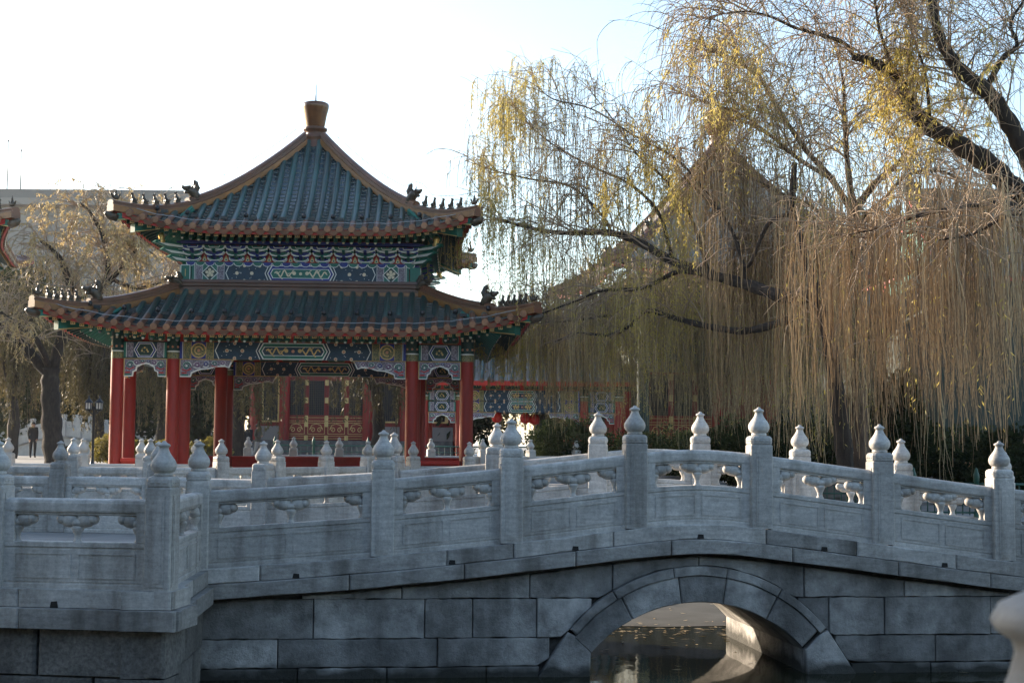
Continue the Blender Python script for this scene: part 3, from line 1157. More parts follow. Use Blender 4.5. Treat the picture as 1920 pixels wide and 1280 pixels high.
def build_roof(root, R, pitch=0.257, sides=(0, 1, 2, 3), name="roof", tile="tile_teal", brown="tile_brown", edge_len=0.45, detail=True,
               ridge_h=0.25, figures=True, soffit_in=1.2, lights=(), pan="tile_pan"):
    tip = R.tip()
    part = link(name, None, root)
    n = int(tip / pitch)
    xs = [(i + 0.5) * pitch for i in range(-n - 1, n + 1)]
    xs = [x for x in xs if abs(x) < tip - 0.10]
    # ---- tile rows (one mesh each, shared by the four sides)
    rows = []
    for x in xs:
        top = max(R.T, abs(x))
        e = R.eave(x) + 0.02
        if e - top < 0.05:
            continue
        L = e - top
        nseg = max(2, int(L / 0.22))
        dsamp = [e - L * k / nseg for k in range(nseg + 1)]
        b = MB()
        vs, fs, mi = [], [], []
        sg = 6
        for d in dsamp:
            zc = R.z(x, d) + 0.012
            for k in range(sg + 1):
                a = math.pi * k / sg
                vs.append((0.066 * math.cos(a), -d, zc + 0.070 * math.sin(a)))
        b.add(vs, [], 0)
        for i in range(nseg):
            m_ = 1 if (e - dsamp[i]) < edge_len - 0.05 else 0
            for k in range(sg):
                b.f.append((i * (sg + 1) + k, i * (sg + 1) + k + 1, (i + 1) * (sg + 1) + k + 1, (i + 1) * (sg + 1) + k))
                b.m.append(m_)
                b.s.append(True)
        rows.append((x, b.mesh("tile_row", [tile, brown])))
    for q in sides:
        for x, me in rows:
            rot_link("tile_row", me, part, q, (x + RNG.uniform(-.007, .007), RNG.uniform(-.012, .012), RNG.uniform(-.006, .006)))
            if detail:
                e = R.eave(x) + 0.02
                rot_link("eave_tile", ME_DISC, part, q, (x, -e, R.z(x, e) + 0.018))
        if detail:
            for x in xs[:-1]:
                xm = x + pitch / 2
                e = R.eave(xm) + 0.005
                rot_link("drip_tile", ME_DRIP, part, q, (xm, -e, R.z(xm, e) - 0.02))
    # ---- concave pan tiles between the rows, stepped
    b = MB()
    step = 0.135 if detail else 0.5
    for x in [xs[0] - pitch] + xs:
        xm = x + pitch / 2
        hw = pitch / 2 - 0.02
        e = R.eave(xm)
        top = max(R.T, abs(xm) - hw * 0.5)
        k = 0
        d = e
        while d > top + 0.02:
            d2 = max(d - step, top)
            vs = []
            for dd, up in ((d, 0.020), (d2, 0.0), (d2, 0.020)):
                for ox, oz in ((-hw, 0.016), (-hw * 0.5, -0.010), (0, -0.018), (hw * 0.5, -0.010), (hw, 0.016)):
                    xx = xm + ox
                    vs.append((xx, -dd, R.z(xx, dd) + oz + up - 0.004))
            fs = [(r * 5 + c_, r * 5 + c_ + 1, r * 5 + 6 + c_, r * 5 + 5 + c_) for r in (0, 1) for c_ in range(4)]
            b.add(vs, fs, 1 if (e - d) < 0.12 else 0)
            d = d2
    me = b.mesh("pan_tiles", [pan, brown])
    for q in sides:
        rot_link("pan_tiles", me, part, q, kind="stuff")
    # ---- soffit, fascia, rafters
    nx = 24
    xg = np.linspace(-tip, tip, nx * 2 + 1)
    b = MB()
    vs, fs = [], []
    for x in xg:
        for f in np.linspace(0, 1, 5):
            d_in = max(R.T, abs(x), R.E - soffit_in - 0.9)
            e = R.eave(x) - 0.02
            d = e + (d_in - e) * f
            vs.append((x, -d, R.z(x, d) - 0.075))
    for i in range(len(xg) - 1):
        for k in range(4):
            fs.append((i * 5 + k, i * 5 + k + 1, i * 5 + 6 + k, i * 5 + 5 + k))
    b.add(vs, fs)
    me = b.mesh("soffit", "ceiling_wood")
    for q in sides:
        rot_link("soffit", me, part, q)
    b = MB()
    vs, fs = [], []
    for x in xg:
        e = R.eave(x) - 0.035
        z = R.z(x, e)
        vs += [(x, -e, z - 0.012), (x, -e, z - 0.128), (x, -e + 0.05, z - 0.128), (x, -e + 0.05, z - 0.012)]
    for i in range(len(xg) - 1):
        for k in range(4):
            fs.append((i * 4 + k, i * 4 + (k + 1) % 4, i * 4 + 4 + (k + 1) % 4, i * 4 + 4 + k))
    b.add(vs, fs)
    me = b.mesh("eave_board", "red_board")
    for q in sides:
        rot_link("eave_board", me, part, q)
    if detail:
        b = MB()
        pr = 0.172
        nr = int((tip - 0.15) / pr)
        for i in range(-nr, nr + 1):
            x = i * pr
            e = R.eave(x) - 0.14
            d_in = max(R.E - soffit_in, abs(x) - 0.02)
            if d_in > e - 0.1:
                continue

            def bar(xc, e_, din, w, drop, mi, rise_in=0.0):
                vs = []
                for d in (e_, (e_ + din) / 2, din):
                    z = R.z(xc, d) - drop
                    vs += [(xc - w, -d, z), (xc + w, -d, z), (xc + w, -d, z - 2 * w), (xc - w, -d, z - 2 * w)]
                fs = [(3, 2, 1, 0)]
                for r in (0, 4):
                    for k in range(4):
                        fs.append((r + k, r + (k + 1) % 4, r + 4 + (k + 1) % 4, r + 4 + k))
                b.add(vs, fs, mi)
                return R.z(xc, e_) - drop - w
            zc = bar(x, e, d_in, 0.038, 0.132, 0)
            b.box(x - 0.046, x + 0.046, -e - 0.004, -e, zc - 0.046, zc + 0.046, 2)
            b.box(x - 0.030, x + 0.030, -e - 0.006, -e - 0.0041, zc - 0.030, zc + 0.030, 0)
            b.box(x - 0.008, x + 0.008, -e - 0.008, -e - 0.0061, zc - 0.029, zc + 0.029, 2)
            b.box(x - 0.029, x + 0.029, -e - 0.010, -e - 0.0081, zc - 0.008, zc + 0.008, 2)
            # lower, round rafters with a pearl on the end
            x2 = x + pr / 2
            e2 = R.eave(x2) - 0.52
            if abs(x2) < e2 - 0.15:
                z2 = R.z(x2, R.eave(x2)) - 0.205
                b.tube([(x2, -e2, z2), (x2, -(R.E - soffit_in), max(R.z(x2, R.E - soffit_in) - 0.16, z2 + 0.12))], 0.040, 6, 1)
                b.ell((x2, -e2 - 0.002, z2), (0.030, 0.012, 0.030), 3 + (i % 3), 8, 4)
        me = b.mesh("rafters", ["paint_dark_green", "paint_green", "paint_gold", "paint_white", "paint_lilac", "paint_cream"])
        for q in sides:
            rot_link("rafters", me, part, q, kind="stuff")
    # ---- hip ridges with beasts
    d_top = R.T
    path = [d_top + (tip + 0.03 - d_top) * k / 22 for k in range(23)]
    cut = d_top + (tip - d_top) * 0.635

    def ridge_mesh(ds, h, nm):
        b = MB()
        prof = [(-0.125, -0.06, 1), (-0.125, 0.07, 1), (-0.10, 0.09, 0), (-0.10, 0.45, 0), (-0.125, 0.48, 0), (-0.125, 0.58, 0), (-0.09, 0.62, 0), (-0.09, 0.80, 0), (-0.055, 0.93, 0), (0, 1.0, 0)]
        full = prof + [(-l, v, m_) for l, v, m_ in reversed(prof[:-1])]
        k = len(full)
        vs = []
        s2 = math.sqrt(0.5)
        for d in ds:
            z = R.z(d, d)
            for l, v, _ in full:
                vv = v if v < 0.08 else 0.08 + (v - 0.08) * (h - 0.08)
                vs.append((-d + l * s2, -d - l * s2, z + vv))
        b.add(vs, [], 0)
        for i in range(len(ds) - 1):
            for j in range(k):
                b.f.append((i * k + j, i * k + (j + 1) % k, (i + 1) * k + (j + 1) % k, (i + 1) * k + j))
                b.m.append(full[j][2])
                b.s.append(False)
        b.f += [tuple(range(k - 1, -1, -1)), tuple(range((len(ds) - 1) * k, len(ds) * k))]
        b.m += [0, 0]
        b.s += [False, False]
        return b.mesh(nm, [brown, "tile_amber"])
    up_d = [d for d in path if d < cut] + [cut]
    lo_d = [cut] + [d for d in path if d > cut]
    me_u, me_l = ridge_mesh(up_d, ridge_h, "hip_ridge"), ridge_mesh(lo_d, ridge_h * 0.72, "hip_ridge")
    for q in sides:
        hu = rot_link("hip_ridge", me_u, part, q)
        hl = rot_link("hip_ridge", me_l, part, q)
        if not figures:
            continue
        A = math.radians(45)

        def on_ridge(nm, me_, d, h, k=1.0):
            o = link(nm, me_, part)
            o.matrix_basis = (Matrix.Rotation(q * math.pi / 2, 4, 'Z') @ Matrix.Translation((-d, -d, R.z(d, d) + h))
                              @ Matrix.Rotation(A, 4, 'Z') @ Matrix.Diagonal((k, k, k, 1)))
        on_ridge("ridge_beast", ME_DRAG, cut - 0.05, ridge_h * 0.70, 1.1)
        span = tip - 0.10 - (cut + 0.12)
        for k in range(5):
            on_ridge("ridge_figure", ME_FIG, cut + 0.18 + span * (k / 5.7), ridge_h * 0.70, 1.2)
        on_ridge("ridge_rider", ME_RIDER, tip - 0.06, ridge_h * 0.70, 1.25)
    # corner beams under the tips
    b = MB()
    s2 = math.sqrt(0.5)

    def dbox(d0, d1, hw, zt, zbm, mi):
        vs = []
        for d in (d0, d1):
            z = R.z(d, d)
            for l, zz in ((-hw, zt), (hw, zt), (hw, zbm), (-hw, zbm)):
                vs.append((-d + l * s2, -d - l * s2, z + zz))
        b.add(vs, [(0, 1, 2, 3), (7, 6, 5, 4)] + [(i, 4 + i, 4 + (i + 1) % 4, (i + 1) % 4) for i in range(4)], mi)
    dbox(R.E - soffit_in, tip - 0.36, 0.085, -0.25, -0.43, 0)
    dbox(R.E - soffit_in, tip - 0.06, 0.075, -0.09, -0.235, 0)
    for sd in (-1, 1):
        for d0, d1, za, zb_ in ((R.E - soffit_in, tip - 0.36, -0.415, -0.432), (R.E - soffit_in, tip - 0.06, -0.222, -0.237)):
            vs = []
            for d in (d0, d1):
                z = R.z(d, d)
                for zz in (za, zb_):
                    l = sd * 0.089
                    vs.append((-d + l * s2, -d - l * s2, z + zz))
            b.add(vs, [(0, 1, 3, 2)], 1)
    b.tube([(-(tip - 0.08), -(tip - 0.08), R.z(tip, tip) - 0.17), (-(tip + 0.05), -(tip + 0.05), R.z(tip, tip) - 0.15), (-(tip + 0.11), -(tip + 0.11), R.z(tip, tip) - 0.10)],
           [0.095, 0.085, 0.04], 8, 2)
    me = b.mesh("corner_beam", ["paint_green", "paint_gold", "beast"])
    for q in sides:
        rot_link("corner_beam", me, part, q)
    for x, up in lights:
        d = R.eave(x) - up
        rot_link("roof_floodlight", ME_FLOOD, part, 0, (x, -d, R.z(x, d) + 0.07))
    return part


# ---------- painted woodwork (material slots shared by all painted pieces)
PM = ["paint_green", "paint_blue", "paint_white", "paint_gold", "paint_lilac", "paint_navy", "paint_dark_green", "paint_cream", "red_board", "gold_fret",
      "paint_purple", "paint_rose"]
GRN, BLU, WHT, GLD, LIL, NVY, DGR, CRM, RED, FRT, PUR, ROS = range(12)


def dragon_line(b, x0, x1, zc, amp, y, mi, ph=0.0, w=0.022):
    n = 26
    pts = []
    for k in range(n + 1):
        t = k / n
        pts.append((x0 + (x1 - x0) * t, zc + amp * math.sin(t * 15 + ph) * (0.35 + 0.65 * math.sin(math.pi * min(1, t * 1.1)))))
    b.stroke(pts, w, y, mi)
    for k in range(2, n, 3):
        sgn = 1 if k % 2 else -1
        p = pts[k]
        b.stroke([p, (p[0] + 0.02, p[1] + sgn * amp * 0.55), (p[0] + 0.05, p[1] + sgn * amp * 0.7)], w * 0.6, y - 0.001, mi)
    e = pts[-1] if x1 > x0 else pts[-1]
    b.disc(e[0], e[1], w * 1.5, y - 0.0015, mi)


def medallion(b, x, z, r, y, kind):
    if kind == "round":
        b.disc(x, z, r, y, GLD, 16)
        b.disc(x, z, r * 0.86, y - 0.001, FRT, 16)
        b.stroke([(x + r * 0.5 * math.cos(a), z + r * 0.5 * math.sin(a)) for a in np.linspace(0, 5.2, 12)], r * 0.16, y - 0.002, GLD)
        b.disc(x, z, r * 0.2, y - 0.003, ROS, 8)
    else:
        b.flat([(x - r, z), (x, z - r), (x + r, z), (x, z + r)], y, WHT)
        b.flat([(x - r * .86, z), (x, z - r * .86), (x + r * .86, z), (x, z + r * .86)], y - 0.001, DGR)
        for k in range(5):
            a = k * 1.257 + 0.4
            b.disc(x + r * 0.36 * math.cos(a), z + r * 0.36 * math.sin(a), r * 0.2, y - 0.002, CRM, 7)
        b.disc(x, z, r * 0.2, y - 0.0025, CRM, 7)


def painted_beam(L, h, th, kind, body=GRN):
    """beam along x centred at 0, z from 0 to h, front face at y = -th/2; kind 'main', 'upper' or 'side'"""
    b = MB()
    b.box(-L / 2, L / 2, -th / 2, th / 2, 0, h, DGR)
    for sgn in (-1, 1):        # painting on front and back
        t = MB()
        y = -th / 2 - 0.003
        ed = h * 0.07
        if kind == "side":
            t.rect(-L / 2, L / 2, ed, h - ed, y, NVY)
            for s_ in (-1, 1):
                for x0, x1, m_ in ((0.5 * L - 0.05, 0.5 * L, GRN), (0.5 * L - 0.062, 0.5 * L - 0.05, WHT), (0.5 * L - 0.20, 0.5 * L - 0.075, LIL)):
                    t.rect(*sorted((s_ * x0, s_ * x1)), 0.02, h - 0.02, y - 0.002, m_)
                for zz in (0.07, h - 0.07):
                    t.disc(s_ * (0.5 * L - 0.27), zz, 0.014, y - 0.002, CRM, 6)
            hw, hh = min(0.27, L * 0.27), h * 0.46
            for k, m_ in ((1.0, WHT), (0.92, BLU), (0.78, WHT), (0.72, DGR)):
                t.flat([(-hw * k, h / 2), (-hw * k * 0.62, h / 2 - hh * k), (hw * k * 0.62, h / 2 - hh * k), (hw * k, h / 2), (hw * k * 0.62, h / 2 + hh * k),
                        (-hw * k * 0.62, h / 2 + hh * k)], y - 0.002 - 0.001 * (1 - k) * 10, m_)
            for k in range(7):
                a = k * 0.9
                t.disc(0.09 * math.cos(a) * (0.4 + 0.1 * k), h / 2 + 0.045 * math.sin(a), 0.022, y - 0.007, FRT if k % 2 else GLD, 6)
        else:
            up = kind == "upper"
            fld = NVY
            t.rect(-L / 2, L / 2, 0, h, y, fld)
            for s_ in (-1, 1):
                def X(a):
                    return s_ * (L / 2 - a * 0.80)
                for a0, a1, m_ in ((0, 0.07, GRN if up else BLU), (0.07, 0.085, WHT), (0.115, 0.29, LIL if up else FRT), (0.69, 0.87, LIL if up else FRT)):
                    t.rect(*sorted((X(a0), X(a1))), 0.0, h, y - 0.002, m_)
                for a0 in (0.105, 0.29, 0.68, 0.87):
                    t.rect(*sorted((X(a0), X(a0 + 0.010))), 0.0, h, y - 0.003, WHT if up else GLD)
                t.rect(*sorted((X(0.30), X(0.68))), 0.0, h, y - 0.002, GRN if up else BLU)
                medallion(t, X(0.49), h / 2, h * 0.46 if not up else h * 0.5, y - 0.003, "diamond" if up else "round")
                # chevrons
                for a0 in (0.92, 1.98):
                    t.stroke([(X(a0 + 0.10), 0.0), (X(a0), h / 2), (X(a0 + 0.10), h)], 0.018, y - 0.003, WHT)
                # star field
                for a0, zz, r in ((1.22, 0.5, 0.040), (1.62, 0.5, 0.040), (1.42, 0.03, 0.036), (1.42, 0.97, 0.036), (1.83, 0.03, 0.036), (1.83, 0.97, 0.036)):
                    zq = min(max(zz * h, r * 0.6), h - r * 0.6)
                    t.disc(X(a0), zq, r, y - 0.003, CRM, 10)
                    t.disc(X(a0), zq, r * 0.7, y - 0.0035, CRM if up else ROS, 8)
                for k in range(16):
                    rr = random.Random(k * 7 + 3)
                    t.disc(X(1.08 + 0.9 * rr.random()), h * (0.1 + 0.8 * rr.random()), 0.009, y - 0.002, WHT, 5)
            # long cartouche with dragons
            hl = L / 2 - 1.63
            for k, m_ in ((0.0, WHT), (0.018, BLU if up else GRN), (0.055, WHT), (0.070, GRN if up else NVY)):
                e = h * 0.5 - k
                xx = hl - k * 1.2
                t.flat([(-xx, h / 2), (-xx + 0.09, h / 2 - e * 0.98), (xx - 0.09, h / 2 - e * 0.98), (xx, h / 2), (xx - 0.09, h / 2 + e * 0.98), (-xx + 0.09, h / 2 + e * 0.98)]
                       if k < 0.03 else
                       [(-xx, h / 2), (-xx + 0.05, h / 2 - e * 0.8), (xx - 0.05, h / 2 - e * 0.8), (xx, h / 2), (xx - 0.05, h / 2 + e * 0.8), (-xx + 0.05, h / 2 + e * 0.8)],
                       y - 0.003 - k * 0.05, m_)
            dm = CRM if up else GLD
            dragon_line(t, -hl + 0.16, -0.14, h / 2, h * 0.20, y - 0.009, dm, 0.3, 0.028)
            dragon_line(t, hl - 0.16, 0.14, h / 2, h * 0.20, y - 0.009, dm, 0.3, 0.028)
            t.disc(0, h / 2, 0.035, y - 0.009, dm if up else ROS, 8)
        R3 = Matrix.Identity(3) if sgn < 0 else Matrix.Rotation(math.pi, 3, 'Z')
        o = len(b.v)
        b.v += [tuple(R3 @ Vector(p)) for p in t.v]
        b.f += [tuple(o + i for i in f) for f in t.f]
        b.m += t.m
        b.s += t.s
    return b.mesh("painted_beam", PM)


def frieze_mesh(L, h, n):
    """red board with rounded green cartouches"""
    b = MB()
    b.box(-L / 2, L / 2, -0.03, 0.03, 0, h, RED)
    w = L / n
    for i in range(n):
        x = -L / 2 + w * (i + 0.5)
        hw, hh = w * 0.40, h * 0.44
        out = [(x + sx * (hw - c_), h / 2 + sz * (hh - d_)) for sx, sz, c_, d_ in
               ((-1, -1, 0, .04), (-1, -1, .04, 0), (1, -1, .04, 0), (1, -1, 0, .04), (1, 1, 0, .04), (1, 1, .04, 0), (-1, 1, .04, 0), (-1, 1, 0, .04))]
        for sg in (-1, 1):
            o2 = out if sg < 0 else out[::-1]
            b.prism(o2, lambda a, z, d: (a, sg * d, z), 0.045, 0.029, FRT, 0.0)
            inn = [(x + (a - x) * 0.88, h / 2 + (z - h / 2) * 0.80) for a, z in o2]
            b.flat(inn, sg * 0.047, DGR)
            for k in range(5):
                t = (k - 2) / 2
                b.disc(x + t * hw * 0.6, h / 2 + 0.02 * math.sin(k * 2.1), 0.020, sg * (0.049 + 0.0004 * k), (GLD, ROS, GRN)[k % 3], 6)
    return b.mesh("frieze", PM)


def spiral(x, z, r, turns=1.6, flip=1, n=14):
    return [(x + flip * r * (1 - 0.8 * k / n) * math.cos(turns * 6.283 * k / n), z + r * (1 - 0.8 * k / n) * math.sin(turns * 6.283 * k / n)) for k in range(n + 1)]


def fret_arch_mesh(W, full=True):
    """carved bracket board under a beam, hanging from z = 0; full: arch over a narrow bay, else one long tapering bracket from x = 0"""
    b = MB()
    if full:
        hw = W / 2
        lowr = [(-hw, -0.36), (-hw + 0.17, -0.36), (-hw + 0.18, -0.27), (-hw + 0.24, -0.245), (-hw * 0.42, -0.17), (-hw * 0.18, -0.115), (0, -0.095)]
        poly = lowr + [(-x, z) for x, z in reversed(lowr[:-1])] + [(hw, 0), (-hw, 0)]
        edge = lowr + [(-x, z) for x, z in reversed(lowr[:-1])]
        sw = [(-hw + 0.12, -0.13, 0.075, 1, GRN), (hw - 0.12, -0.13, 0.075, -1, GRN), (-hw * 0.42, -0.08, 0.05, -1, PUR), (hw * 0.42, -0.08, 0.05, 1, PUR),
              (-hw * 0.13, -0.055, 0.035, 1, GRN), (hw * 0.13, -0.055, 0.035, -1, BLU)]
        ends = (-1, 1)
    else:
        lowr = [(0, -0.36), (0.22, -0.36), (0.24, -0.28), (0.30, -0.255), (W * 0.40, -0.21), (W * 0.58, -0.19), (W * 0.72, -0.145), (W * 0.88, -0.14), (W * 0.95, -0.17), (W, -0.06), (W * 1.04, 0)]
        poly = lowr + [(0, 0)]
        edge = lowr
        sw = [(0.14, -0.14, 0.085, 1, GRN), (0.36, -0.12, 0.06, -1, PUR), (0.54, -0.10, 0.055, 1, BLU), (0.72, -0.09, 0.055, -1, GRN), (0.89, -0.075, 0.045, 1, PUR)]
        ends = (0,)
    b.prism(poly, lambda a, z, d: (a, d, z), -0.03, 0.03, LIL, 0.0, GLD)
    for y, k in ((-0.033, 1), (0.033, -1)):
        b.stroke(edge, 0.026, y, WHT)
        b.stroke([poly[-1] if full else (0, 0), (poly[-2] if full else lowr[-1])], 0.022, y, GLD)
        b.stroke([(edge[0][0], -0.36), (edge[0][0], 0)], 0.022, y, GLD)
        b.stroke([(edge[-1][0], edge[-1][1]), (edge[-1][0], 0)] if full else [lowr[-2], lowr[-1]], 0.02, y, GLD)
        for x, z, r, fl, m_ in sw:
            b.stroke(spiral(x, z, r, 1.4, fl), r * 0.30, y - 0.002 * k, m_)
            b.stroke(spiral(x, z, r * 1.22, 1.1, fl), r * 0.20, y - 0.0015 * k, WHT)
            b.disc(x, z, r * 0.25, y - 0.003 * k, WHT, 7)
            b.stroke([(x - r * 1.1 * fl, z - r * 0.9), (x, z - r * 1.25), (x + r * 1.2 * fl, z - r * 0.7)], r * 0.30, y - 0.0025 * k, RED if m_ == GRN else WHT)
        for e in ends:
            xx = e * (W / 2 - 0.09) if full else 0.11
            b.rect(xx - 0.075, xx + 0.065, -0.352, -0.318, y - 0.002 * k, GRN)
            b.rect(xx - 0.065, xx + 0.035, -0.304, -0.274, y - 0.002 * k, RED)
    return b.mesh("fretwork", PM)


def bracket_mesh(alt):
    """one bracket set: stacked blocks and curved arms, white edged; base z = 0, height 0.42"""
    b = MB()
    A, B = (BLU, GRN) if alt else (GRN, BLU)

    def arm(w, z, hgt, y, m_, dep=0.05):
        k = w / 2
        for gr, mm, yy in ((0.016, WHT, 0.0), (-0.004, m_, -0.006)):
            lo = [(-k - gr, z + hgt), (-k - gr, z + hgt * 0.45), (-k * 0.82, z + hgt * 0.1 - gr), (-k * 0.55, z - gr), (k * 0.55, z - gr), (k * 0.82, z + hgt * 0.1 - gr), (k + gr, z + hgt * 0.45), (k + gr, z + hgt)]
            b.prism(lo, lambda a, z_, d: (a, d, z_), y + yy, y + dep, mm)
    b.box(-0.075, 0.075, -0.075, 0.08, 0.0, 0.075, A)
    b.box(-0.082, 0.082, -0.080, 0.075, 0.076, 0.09, WHT)
    arm(0.30, 0.085, 0.065, -0.03, B)
    for x in (-0.125, 0, 0.125):
        b.box(x - 0.04, x + 0.04, -0.085, 0.02, 0.152, 0.20, A)
        b.box(x - 0.045, x + 0.045, -0.088, 0.017, 0.201, 0.209, WHT)
    b.prism([(-0.25, 0.16), (-0.02, 0.10), (0.05, 0.10), (0.05, 0.18), (-0.20, 0.20)], lambda a, z, d: (d, a, z), -0.03, 0.03, A)
    arm(0.40, 0.205, 0.07, -0.10, A)
    for x in (-0.17, 0, 0.17):
        b.box(x - 0.04, x + 0.04, -0.155, -0.05, 0.278, 0.315, B)
        b.box(x - 0.045, x + 0.045, -0.158, -0.05, 0.316, 0.324, WHT)
    b.prism([(-0.36, 0.28), (-0.05, 0.22), (0.05, 0.22), (0.05, 0.30), (-0.31, 0.32)], lambda a, z, d: (d, a, z), -0.03, 0.03, B)
    arm(0.44, 0.325, 0.07, -0.17, B)
    for pts, yy, w_ in (([(-0.225, 0.40), (-0.21, 0.35), (-0.15, 0.305), (-0.06, 0.285), (0.06, 0.285), (0.15, 0.305), (0.21, 0.35), (0.225, 0.40)], -0.182, 0.020),
                        ([(-0.12, 0.395), (-0.10, 0.355), (0.10, 0.355), (0.12, 0.395)], -0.183, 0.015),
                        ([(-0.205, 0.27), (-0.18, 0.225), (-0.08, 0.19), (0.08, 0.19), (0.18, 0.225), (0.205, 0.27)], -0.166, 0.020),
                        ([(-0.15, 0.155), (-0.13, 0.11), (-0.05, 0.085), (0.05, 0.085), (0.13, 0.11), (0.15, 0.155)], -0.096, 0.018)):
        b.stroke(pts, w_, yy, WHT)
    return b.mesh("bracket_set", PM)


def flame_mesh():
    """board between two bracket sets: red with a gold-edged flame jewel"""
    b = MB()
    b.rect(-0.20, 0.20, 0, 0.42, 0.02, DGR)
    out = [(-0.17, 0.02), (-0.12, 0.10), (-0.075, 0.19), (0, 0.26), (0.075, 0.19), (0.12, 0.10), (0.17, 0.02)]
    b.flat(out, 0.017, RED)
    b.stroke(out, 0.020, 0.015, CRM)
    b.flat([(-0.05, 0.06), (0, 0.05), (0.05, 0.06), (0.035, 0.12), (0, 0.19), (-0.035, 0.12)], 0.014, GLD)
    b.disc(0, 0.085, 0.034, 0.012, CRM, 8)
    b.disc(0, 0.085, 0.020, 0.010, GRN, 8)
    return b.mesh("jewel_board", PM)


def column_mesh(r, h, head=None, name="column"):
    b = MB()
    hz = head if head else h
    b.lathe([(r * 1.45, 0), (r * 1.45, 0.05), (r * 1.2, 0.10), (r * 1.05, 0.11)], 20, mi=1)
    b.lathe([(r, 0.10), (r, hz)], 24, mi=0)
    if head:
        b.lathe([(r * 1.02, hz), (r * 1.02, hz + 0.14)], 20, mi=2)
        b.lathe([(r * 1.05, hz + 0.14), (r * 1.05, hz + 0.165)], 20, mi=4)
        b.lathe([(r * 1.03, hz + 0.165), (r * 1.03, h)], 20, mi=3)
        for a in range(8):
            th = a * math.pi / 4
            for zz, m_ in ((0.25, 6), (0.44, 5)):
                if hz + zz < h:
                    b.ell((r * 1.03 * math.cos(th), r * 1.03 * math.sin(th), hz + zz), (0.026, 0.026, 0.026), m_, 6, 4)
    return b.mesh(name, ["red_paint", "marble_old", "gold_fret", "paint_dark_green", "paint_white", "paint_cream", "paint_rose"])


PAV_ROT = math.radians(2.2)
PAV_C = Vector((-4.715, 33.75, 1.60))
HA, HB = 3.64, 2.485
pav = thing("pavilion", "large red-columned pavilion with two teal tiled roofs, left of the bridge", "pavilion", PAV_C, PAV_ROT)

# platform, floor
b = MB()
b.cbox(-4.45, 4.45, -4.45, 4.45, -0.50, -0.02, 0.03)
b.build("platform", "marble_old", pav)
b = MB()
b.box(-4.0, 4.0, -4.0, 4.0, -0.019, 0.0)
b.build("floor", "paving", pav)

ME_COL = column_mesh(0.135, 3.0, 2.44)
ME_COLI = column_mesh(0.155, 4.2)
for gx in (-HA, -HB, HB, HA):
    for gy in (-HA, -HB, HB, HA):
        inner = abs(gx) < 3 and abs(gy) < 3
        link("column", ME_COLI if inner else ME_COL, pav, (gx, gy, 0))
LM, LS = 2 * HB - 0.27, HA - HB - 0.27
ME_BM, ME_BS = painted_beam(LM, 0.35, 0.16, "main"), painted_beam(LS, 0.35, 0.16, "side")
ME_FM, ME_FS = frieze_mesh(LM, 0.20, 8), frieze_mesh(LS, 0.20, 2)
ME_QA, ME_QH = fret_arch_mesh(LS - 0.01), fret_arch_mesh(1.06, False)
mq = MB()
ME_QHR = ME_QH.copy()
vv = np.zeros(len(ME_QHR.vertices) * 3, dtype=np.float32)
ME_QHR.vertices.foreach_get("co", vv)
vv = vv.reshape(-1, 3)
vv[:, 0] *= -1
ME_QHR.vertices.foreach_set("co", vv.ravel())
ME_QHR.flip_normals()
sm = (HA + HB) / 2
bn = MB()
bn.box(-LS / 2, LS / 2, -0.14, 0.14, 0.30, 0.37)
bn.box(-LS / 2, LS / 2, -0.02, 0.02, 0.05, 0.299)
ME_BENCH_S = bn.mesh("bench", "red_board")
bn = MB()
bn.box(-LM / 2, LM / 2, -0.14, 0.14, 0.30, 0.37)
bn.box(-LM / 2, LM / 2, -0.02, 0.02, 0.05, 0.299)
ME_BENCH_M = bn.mesh("bench", "red_board")
for q in range(4):
    for x, mb_, mf_ in ((0, ME_BM, ME_FM), (-sm, ME_BS, ME_FS), (sm, ME_BS, ME_FS)):
        rot_link("painted_beam", mb_, pav, q, (x, -HA, 2.445), kind="stuff")
        rot_link("frieze", mf_, pav, q, (x, -HA, 2.80), kind="stuff")
    for x in (-sm, sm):
        rot_link("fretwork", ME_QA, pav, q, (x, -HA, 2.44), kind="stuff")
        rot_link("bench", ME_BENCH_S, pav, q, (x, -HA, 0))
    rot_link("fretwork", ME_QH, pav, q, (-LM / 2, -HA, 2.44), kind="stuff")
    rot_link("fretwork", ME_QHR, pav, q, (LM / 2, -HA, 2.44), kind="stuff")
    if q in (2,):
        rot_link("bench", ME_BENCH_M, pav, q, (0, -HA, 0))
b = MB()
b.box(-HA, HA, -HA, HA, 3.02, 3.06)
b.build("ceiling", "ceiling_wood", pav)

LOWER = Roof(4.69, 2.66, 3.00, 0.95, 0.38, 0.26, 0.80)
UPPER = Roof(3.47, 0.24, 5.23, 2.54, 0.32, 0.25, 0.50)
build_roof(pav, LOWER, name="lower_roof", ridge_h=0.26, edge_len=0.62, soffit_in=1.19,
           lights=[(-4.1 + 0.68 * k, 0.62) for k in range(13)])
build_roof(pav, UPPER, name="upper_roof", ridge_h=0.27, soffit_in=1.15, lights=[(-3.0 + 0.62 * k, 0.42) for k in range(11)])

